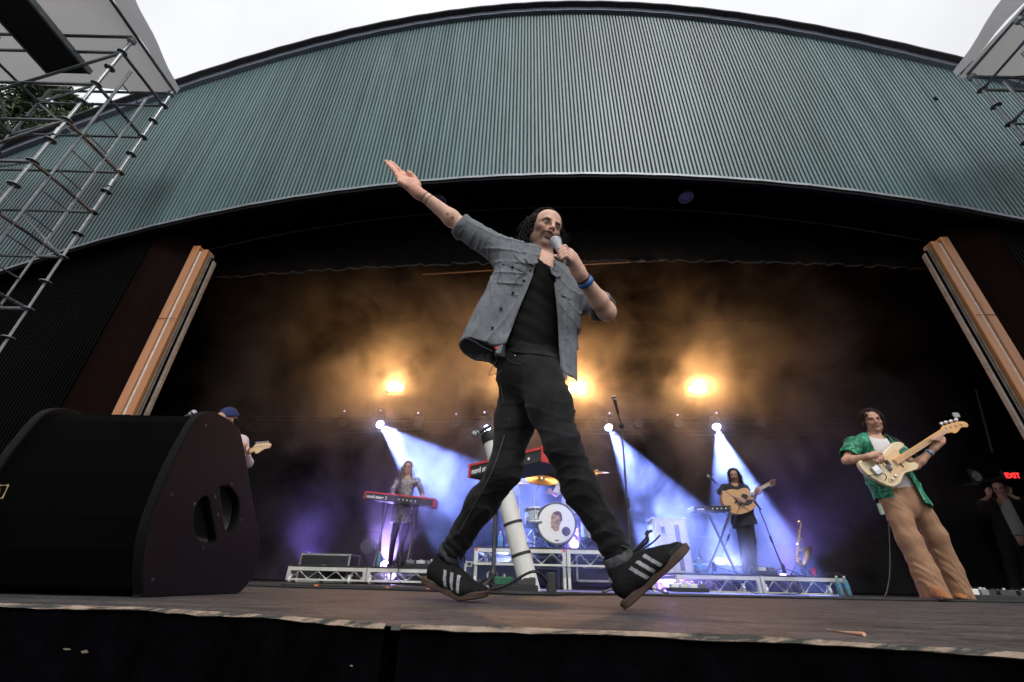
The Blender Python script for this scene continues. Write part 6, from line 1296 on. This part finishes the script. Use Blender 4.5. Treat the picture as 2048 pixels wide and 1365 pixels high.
# ------------------------------------------------------------------ keyboard player in sequins
wp = lambda x, y, Y=8.0: P(720+x/5.6875, 910+y/5.6875, Y)
jw_ = dict(head=wp(543, 150, 7.98), neck=wp(545, 262), rsh=wp(425, 300), lsh=wp(655, 300), rel=wp(375, 395, 7.95), rwr=wp(372, 462, 7.78), lel=wp(690, 380, 7.95), lwr=wp(712, 462, 7.78), pel=wp(490, 640), rhip=wp(440, 680), lhip=wp(545, 680), rkn=wp(385, 920, 7.95), lkn=wp(490, 930, 8.02), ran=wp(345, 1215, 7.95), lan=wp(432, 1225, 8.02), base=zL)
for s in 'rl': jw_[s+'an'][2] = zL+.07
WM, Hw, cw, ww, sw, fw = figure('keyboard player in a sequinned dress with long pale hair on the left riser', jw_, (.15, -1, 0), (.16, -1, -.02), (.55, .34, .27), .010, .9, wide=.9)
m_seq = M('silver_sequins', (.26, .25, .27), rough=.25, metal=.7, var=1., scale=26, bump=1., bscale=90)
d_ = SDF(); d_.flat(cw+Zu*.05, ww, .145, .118, sw, .04, sq=.68).flat(ww, jw_['pel'], .12, .165, sw, .04, sq=.72).flat(jw_['pel'], jw_['pel']-Zu*.24, .168, .2, sw, .04, sq=.72); d_.cone(jw_['neck']-Zu*.05, jw_['rsh'], .05, .048, .04).cone(jw_['neck']-Zu*.05, jw_['lsh'], .05, .048, .04); sleeves(d_, jw_, .052, .04, .9); d_.fn(folds(.004, .8, 4), cw, 1, 'd')
cloth(solid(d_, [half(jw_['pel']-Zu*.2, (0, 0, -1)), lambda p: .07-np.linalg.norm(p-(jw_['neck']+fw*.03+Zu*.02), axis=1)]), .010, 'sequin_dress', m_seq, WM)
tg_ = SDF(); [tg_.cone(jw_[s+'hip'], jw_[s+'kn'], .083, .052, .03).cone(jw_[s+'kn'], jw_[s+'an'], .052, .034, .03) for s in 'rl']; cloth(tg_, .010, 'tights', m_tee, WM)
[ob('shoe', MB().tube([jw_[s+'an']+[0, .04, -.02], jw_[s+'an']+[0, -.06, -.04], jw_[s+'an']+[0, -.15, -.055]], [.035, .035, .02], 8), m_plast, WM, True) for s in 'rl']
hair_cap(Hw, WM, M('light_brown_hair', (.16, .10, .075), rough=.5, var=.4, scale=30), 41, 140, .06, .35, .010, 1.05, .006, .008, .04)
# ------------------------------------------------------------------ acoustic guitarist
ap = lambda x, y, Y=7.9: P(1380+x/5.25, 900+y/5.25, Y)
ja = dict(head=ap(462, 275), neck=ap(470, 372), rsh=ap(372, 395), lsh=ap(572, 405), rel=ap(318, 440, 7.82), rwr=ap(490, 505, 7.66), lel=ap(660, 560, 7.85), lwr=ap(690, 470, 7.7), pel=ap(555, 700), rhip=ap(525, 720), lhip=ap(600, 715), rkn=ap(560, 960), lkn=ap(640, 950), ran=ap(590, 1240), lan=ap(655, 1240), base=zR)
for s in 'rl': ja[s+'an'][2] = zR+.08
AG, Ha, ca, wa_, sa, fa = figure('curly haired guitarist in black with an acoustic guitar in the right beam', ja, (-.4, -.92, 0), (-.45, -.9, -.05), (.5, .3, .22), .010, 1.0, kw=dict(beard=(.04, .025, .02), bstr=.8, mous=.9))
hair_cap(Ha, AG, m_hair, 51, 160, .05, .12, .010, 1.12, .006, .01, .05)
o = SDF(); o.flat(ca+Zu*.05, wa_, .185, .175, sa, .05, sq=.7).flat(wa_, ja['pel']-Zu*.12, .175, .2, sa, .05, sq=.72); o.cone(ja['neck']-Zu*.05, ja['rsh'], .062, .06, .05).cone(ja['neck']-Zu*.05, ja['lsh'], .062, .06, .05); sleeves(o, ja, .066, .055, .5); o.fn(folds(.005, .7, 9), ca, 1, 'd')
cloth(solid(o, [lambda p: .07-np.linalg.norm(p-(ja['neck']+fa*.05+Zu*.0), axis=1), half(ja['pel']-Zu*.16, (.2, 0, -1))]), .010, 'dark_shirt', M('black_cotton', (.012, .012, .015), rough=.85), AG)
o = SDF(); [o.chain([ja[s+'hip'], ja[s+'kn'], ja[s+'an']], [.098, .075, .068], .04) for s in 'rl']; o.fn(folds(.004, .8, 13), ja['pel'], 1, 'd'); cloth(o, .010, 'trousers', M('black_cotton'), AG)
[ob('shoe', MB().tube([ja[s+'an']+[0, .05, -.03], ja[s+'an']+[0, -.07, -.035], ja[s+'an']+[0, -.18, -.05]], [.04, .042, .03], 8), m_plast, AG, True) for s in 'rl']
AC = thing('acoustic_guitar', 'natural wood acoustic guitar slung on the guitarist in the right beam', 'guitar', ap(520, 560, 7.7)); m_spr = M('natural_spruce', (.62, .34, .15), rough=.35, var=.1, stretch=(1, 1, 12), coat=.3)
Yg = 7.68
px_plate('body', [(342, 500), (372, 440), (440, 418), (510, 425), (560, 405), (608, 412), (630, 450), (640, 490), (680, 530), (700, 575), (660, 620), (600, 655), (520, 672), (450, 660), (400, 622), (355, 565)], .10, m_spr, AC, Yg, ap, .008)
ob('sound_hole', MB().lathe(ap(570, 495, Yg-.001), (0, -1, 0), [(0, 0), (.05, 0), (.052, .003), (0, .002)], 20), m_plast, AC); px_plate('pickguard', [(540, 520), (590, 530), (640, 520), (650, 560), (600, 585), (550, 575)], .004, m_plast, AC, Yg-.004, ap, .001)
gn0, gn1 = ap(600, 480, Yg-.015), ap(835, 355, Yg-.015); ob('neck', MB().bar(gn0, gn1, .05, .022, (0, -1, 0)), M('pale_fretboard', (.5, .42, .34), rough=.4), AC); px_plate('headstock', [(825, 350), (850, 320), (890, 325), (905, 350), (880, 368), (840, 378)], .016, M('dark_mahogany', (.12, .04, .025), rough=.3), AC, Yg-.02, ap, .002)
ob('bridge', MB().bar(ap(470, 560, Yg-.006), ap(500, 530, Yg-.006), .02, .012, (0, -1, 0)), m_plast, AC)
for k in range(6): ob('tuning_key', MB().ball(ap(845+(k % 3)*22, (318 if k < 3 else 382)-(k % 3)*4, Yg-.015), .011, 6, 4), m_chrome, AC)
# ------------------------------------------------------------------ guitarist in the navy beanie, mostly behind the monitor
Yn = 4.7; vp = lambda x, y, Y=Yn: P(x, y, Y)
jn = dict(head=vp(453, 841, 4.68), neck=vp(459, 869), rsh=vp(430, 884), lsh=vp(483, 884, 4.72), rel=vp(415, 930, 4.6), rwr=vp(440, 950, 4.5), lel=vp(493, 925, 4.66), lwr=vp(488, 907, 4.5), pel=vp(440, 985), rhip=vp(425, 995), lhip=vp(452, 995), rkn=vp(410, 1065), lkn=vp(440, 1065), ran=vp(395, 1140), lan=vp(425, 1140), base=0.)
for s in 'rl': jn[s+'an'][2] = .08
NB, Hn, cn_, wn, sn_, fn_ = figure('guitarist in a navy beanie half hidden behind the wedge monitor', jn, (.1, -1, 0), (-.35, -.92, -.35), (.46, .27, .19), .009, 1., kw=dict(beard=(.035, .02, .015), bstr=.85, mous=.95))
h = SDF(); h.ell(Hn.w(0, -.02, .055), np.array((.086, .1, .088)), Hn.R); h.cone(Hn.w(-.0, -.06, .02), Hn.w(0, -.03, .05), .075, .08, .03); cloth(solid(h, [half(Hn.w(0, .0, .035), -Hn.R[2])]), .006, 'beanie', M('navy_wool', (.02, .03, .11), rough=.95, var=.25, scale=60, bump=.8, bscale=150), NB)
ob('beanie_cuff', MB().lathe(Hn.w(0, -.018, .03), Hn.R[2], [(.088, 0), (.094, .004), (.095, .035), (.088, .04)], 24), M('navy_wool'), NB, True)
ob('hair_curls', curls(Hn, 60, lambda r: (r.choice((-1, 1))*r.uniform(.06, .075), r.uniform(-.08, -.02), r.uniform(-.06, .01)), 0, lambda c: .05, 8, rr=.006), m_hair, NB, True)
o = SDF(); o.flat(cn_+Zu*.05, wn, .178, .165, sn_, .05, sq=.68).flat(wn, jn['pel']-Zu*.05, .165, .18, sn_, .05, sq=.72); o.cone(jn['neck']-Zu*.05, jn['rsh'], .06, .056, .05).cone(jn['neck']-Zu*.05, jn['lsh'], .06, .056, .05); sleeves(o, jn, .062, .045, .85); o.fn(folds(.004, .8, 17), cn_, 1, 'd')
cloth(solid(o, [lambda p: .068-np.linalg.norm(p-(jn['neck']+fn_*.03+Zu*.02), axis=1)]), .009, 'pale_top', M('pale_pink_jersey', (.5, .42, .46), rough=.9, var=.12, scale=50), NB)
o = SDF(); [o.chain([jn[s+'hip'], jn[s+'kn'], jn[s+'an']], [.1, .075, .06], .04) for s in 'rl']; o.flat(jn['pel']+Zu*.05, jn['pel']-Zu*.05, .14, .16, sn_, .04, sq=.7); cloth(o, .011, 'trousers', m_denim, NB)
[ob('shoe', MB().tube([jn[s+'an']+[0, .05, -.04], jn[s+'an']+[0, -.07, -.04], jn[s+'an']+[0, -.18, -.05]], [.04, .042, .03], 8), m_plast, NB, True) for s in 'rl']
EG = thing('electric_guitar', 'electric guitar whose pale headstock pokes out beside the wedge monitor', 'guitar', vp(440, 940, 4.5)); Ye = 4.48
px_plate('body', [(380, 950), (395, 925), (425, 930), (445, 918), (455, 926), (440, 940), (450, 955), (462, 958), (455, 975), (430, 978), (405, 985), (385, 975)], .045, M('sunburst_body', (.3, .1, .03), rough=.3), EG, Ye, vp, .006)
ob('neck', MB().bar(vp(432, 937, Ye-.01), vp(509, 899, Ye-.01), .045, .022, (0, -1, 0)), M('maple_neck', (.62, .42, .24), rough=.35), EG)
px_plate('headstock', [(507, 894), (514, 888), (526, 887), (537, 886), (541, 890), (538, 896), (532, 897), (525, 900), (516, 906), (510, 906)], .016, M('maple_neck'), EG, Ye-.012, vp, .002)
for k in range(6): ob('tuning_key', MB().ball(vp(513+k*4.6, 886-k*.4, Ye), .010, 6, 4), m_chrome, EG); ob('tuning_post', MB().lathe(vp(513+k*4.4, 893-k*.5, Ye-.014), (0, -1, 0), [(.004, 0), (.004, .01)], 6), m_chrome, EG)
# ------------------------------------------------------------------ drummer behind the kit
Yd = 8.35; dp = lambda x, y, Y=Yd: P(x, y, Y)
jd = dict(head=dp(1146, 935), neck=dp(1143, 956), rsh=dp(1122, 964), lsh=dp(1166, 965), rel=dp(1112, 990, 8.3), rwr=dp(1104, 986, 8.05), lel=dp(1176, 992, 8.3), lwr=dp(1168, 990, 8.05), pel=dp(1140, 1035, 8.45), rhip=dp(1130, 1036, 8.42), lhip=dp(1152, 1036, 8.42), rkn=dp(1115, 1040, 8.1), lkn=dp(1165, 1040, 8.1), ran=dp(1118, 1085, 8.1), lan=dp(1168, 1085, 8.1), base=zC)
for s in 'rl': jd[s+'an'][2] = zC+.08
DR, Hd, cd_, wd_, sd_, fd_ = figure('drummer in a white printed T-shirt, glimpsed behind the drum kit', jd, (-.05, -1, 0), (-.1, -1, -.1), (.52, .3, .23), .010, .98)
hair_cap(Hd, DR, m_brown_h, 61, 60, .03, 0., .011)
o = SDF(); o.flat(cd_+Zu*.05, wd_, .178, .165, sd_, .05, sq=.68).flat(wd_, jd['pel'], .165, .18, sd_, .05, sq=.72); o.cone(jd['neck']-Zu*.05, jd['rsh'], .06, .058, .05).cone(jd['neck']-Zu*.05, jd['lsh'], .06, .058, .05); sleeves(o, jd, .066, .07, .4); cloth(solid(o, [lambda p: .07-np.linalg.norm(p-(jd['neck']+fd_*.03+Zu*.02), axis=1)]), .010, 't_shirt', M('white_print_cotton', (.62, .58, .57), rough=.9, var=.2, scale=25), DR)
o = SDF(); [o.chain([jd[s+'hip'], jd[s+'kn'], jd[s+'an']], [.1, .08, .06], .04) for s in 'rl']; cloth(o, .011, 'trousers', m_denim, DR)
tag(ob('drum_stick', MB().tube([jd['rwr']+[.03, .05, 0], jd['rwr']+[-.16, -.22, -.05]], .007, 6), M('raw_stick_wood')), 'pale drum stick in the drummer\'s hand', 'stick')
TH_ = thing('drum_throne', 'black drum stool under the drummer', 'stool', (jd['pel'][0], jd['pel'][1], zC)); ob('seat', MB().lathe((jd['pel'][0], jd['pel'][1]+.02, jd['pel'][2]-.2), Zu, [(.14, 0), (.17, .02), (.17, .08), (.1, .1)], 20), m_plast, TH_)
for k in range(3): u = np.array([math.cos(k*2.1), math.sin(k*2.1), 0]); ob('leg', MB().tube([(jd['pel'][0], jd['pel'][1], jd['pel'][2]-.22), np.array([jd['pel'][0], jd['pel'][1], zC+.01])+u*.25], .012, 6), m_chrome, TH_)
# ------------------------------------------------------------------ crew member with hands at the ears, right wing
Yk = 7.25; kp = lambda x, y, Y=Yk: P(x, y, Y)
jk = dict(head=kp(1999, 979), neck=kp(2006, 1000), rsh=kp(1988, 1010), lsh=kp(2030, 1008), rel=kp(1962, 1008, 7.1), rwr=kp(1979, 993, 7.18), lel=kp(2046, 1004, 7.12), lwr=kp(2021, 991, 7.2), pel=kp(2024, 1075), rhip=kp(2014, 1080), lhip=kp(2038, 1080), rkn=kp(2024, 1135), lkn=kp(2046, 1135), ran=kp(2032, 1182), lan=kp(2056, 1182), base=0.)
for s in 'rl': jk[s+'an'][2] = .08
KP, Hk, ck2, wk, sk, fk = figure('crew member in a dark jacket pressing both hands to the ears below the exit sign', jk, (-.7, -.7, 0), (-.8, -.6, -.1), (.36, .21, .16), .010, .98, hands=dict(r=lambda b: simple_hand(b, jk['rwr'], (.12, .05, 1), (0, -1, 0), .35, .9), l=lambda b: simple_hand(b, jk['lwr'], (-.12, .05, 1), (0, -1, 0), .35, .9)))
hair_cap(Hk, KP, m_hair, 71, 60, .03, 0., .011)
o = SDF(); o.flat(ck2+Zu*.05, wk, .165, .155, sk, .05, sq=.68).flat(wk, jk['pel'], .155, .165, sk, .05, sq=.72); cloth(solid(o, [half(jk['pel']+Zu*.02, (0, 0, -1))]), .011, 'grey_shirt', M('mid_grey_cotton', (.22, .22, .23), rough=.9, var=.2, scale=40), KP)
o = SDF(); o.flat(ck2+Zu*.06, wk, .185, .178, sk, .05, sq=.72).flat(wk, jk['pel']-Zu*.1, .178, .195, sk, .05, sq=.74); o.cone(jk['neck']-Zu*.05, jk['rsh'], .065, .062, .05).cone(jk['neck']-Zu*.05, jk['lsh'], .065, .062, .05); sleeves(o, jk, .066, .06, .5)
mk = ck2; cloth(shell(o, .016, [lambda p: np.minimum(.075-np.abs((p-mk)@sk)-.12*(mk[2]-p[:, 2])*0, (p-mk)@fk), lambda p: .075-np.linalg.norm(p-(jk['neck']+Zu*.03+fk*.02), axis=1)]), .010, 'dark_jacket', m_tee, KP)
o = SDF(); [o.chain([jk[s+'hip'], jk[s+'kn'], jk[s+'an']], [.1, .075, .065], .04) for s in 'rl']; cloth(o, .011, 'trousers', m_tee, KP)
[ob('shoe', MB().tube([jk[s+'an']+[0, .05, -.04], jk[s+'an']+[0, -.07, -.04], jk[s+'an']+[0, -.18, -.05]], [.04, .042, .03], 8), m_plast, KP, True) for s in 'rl']
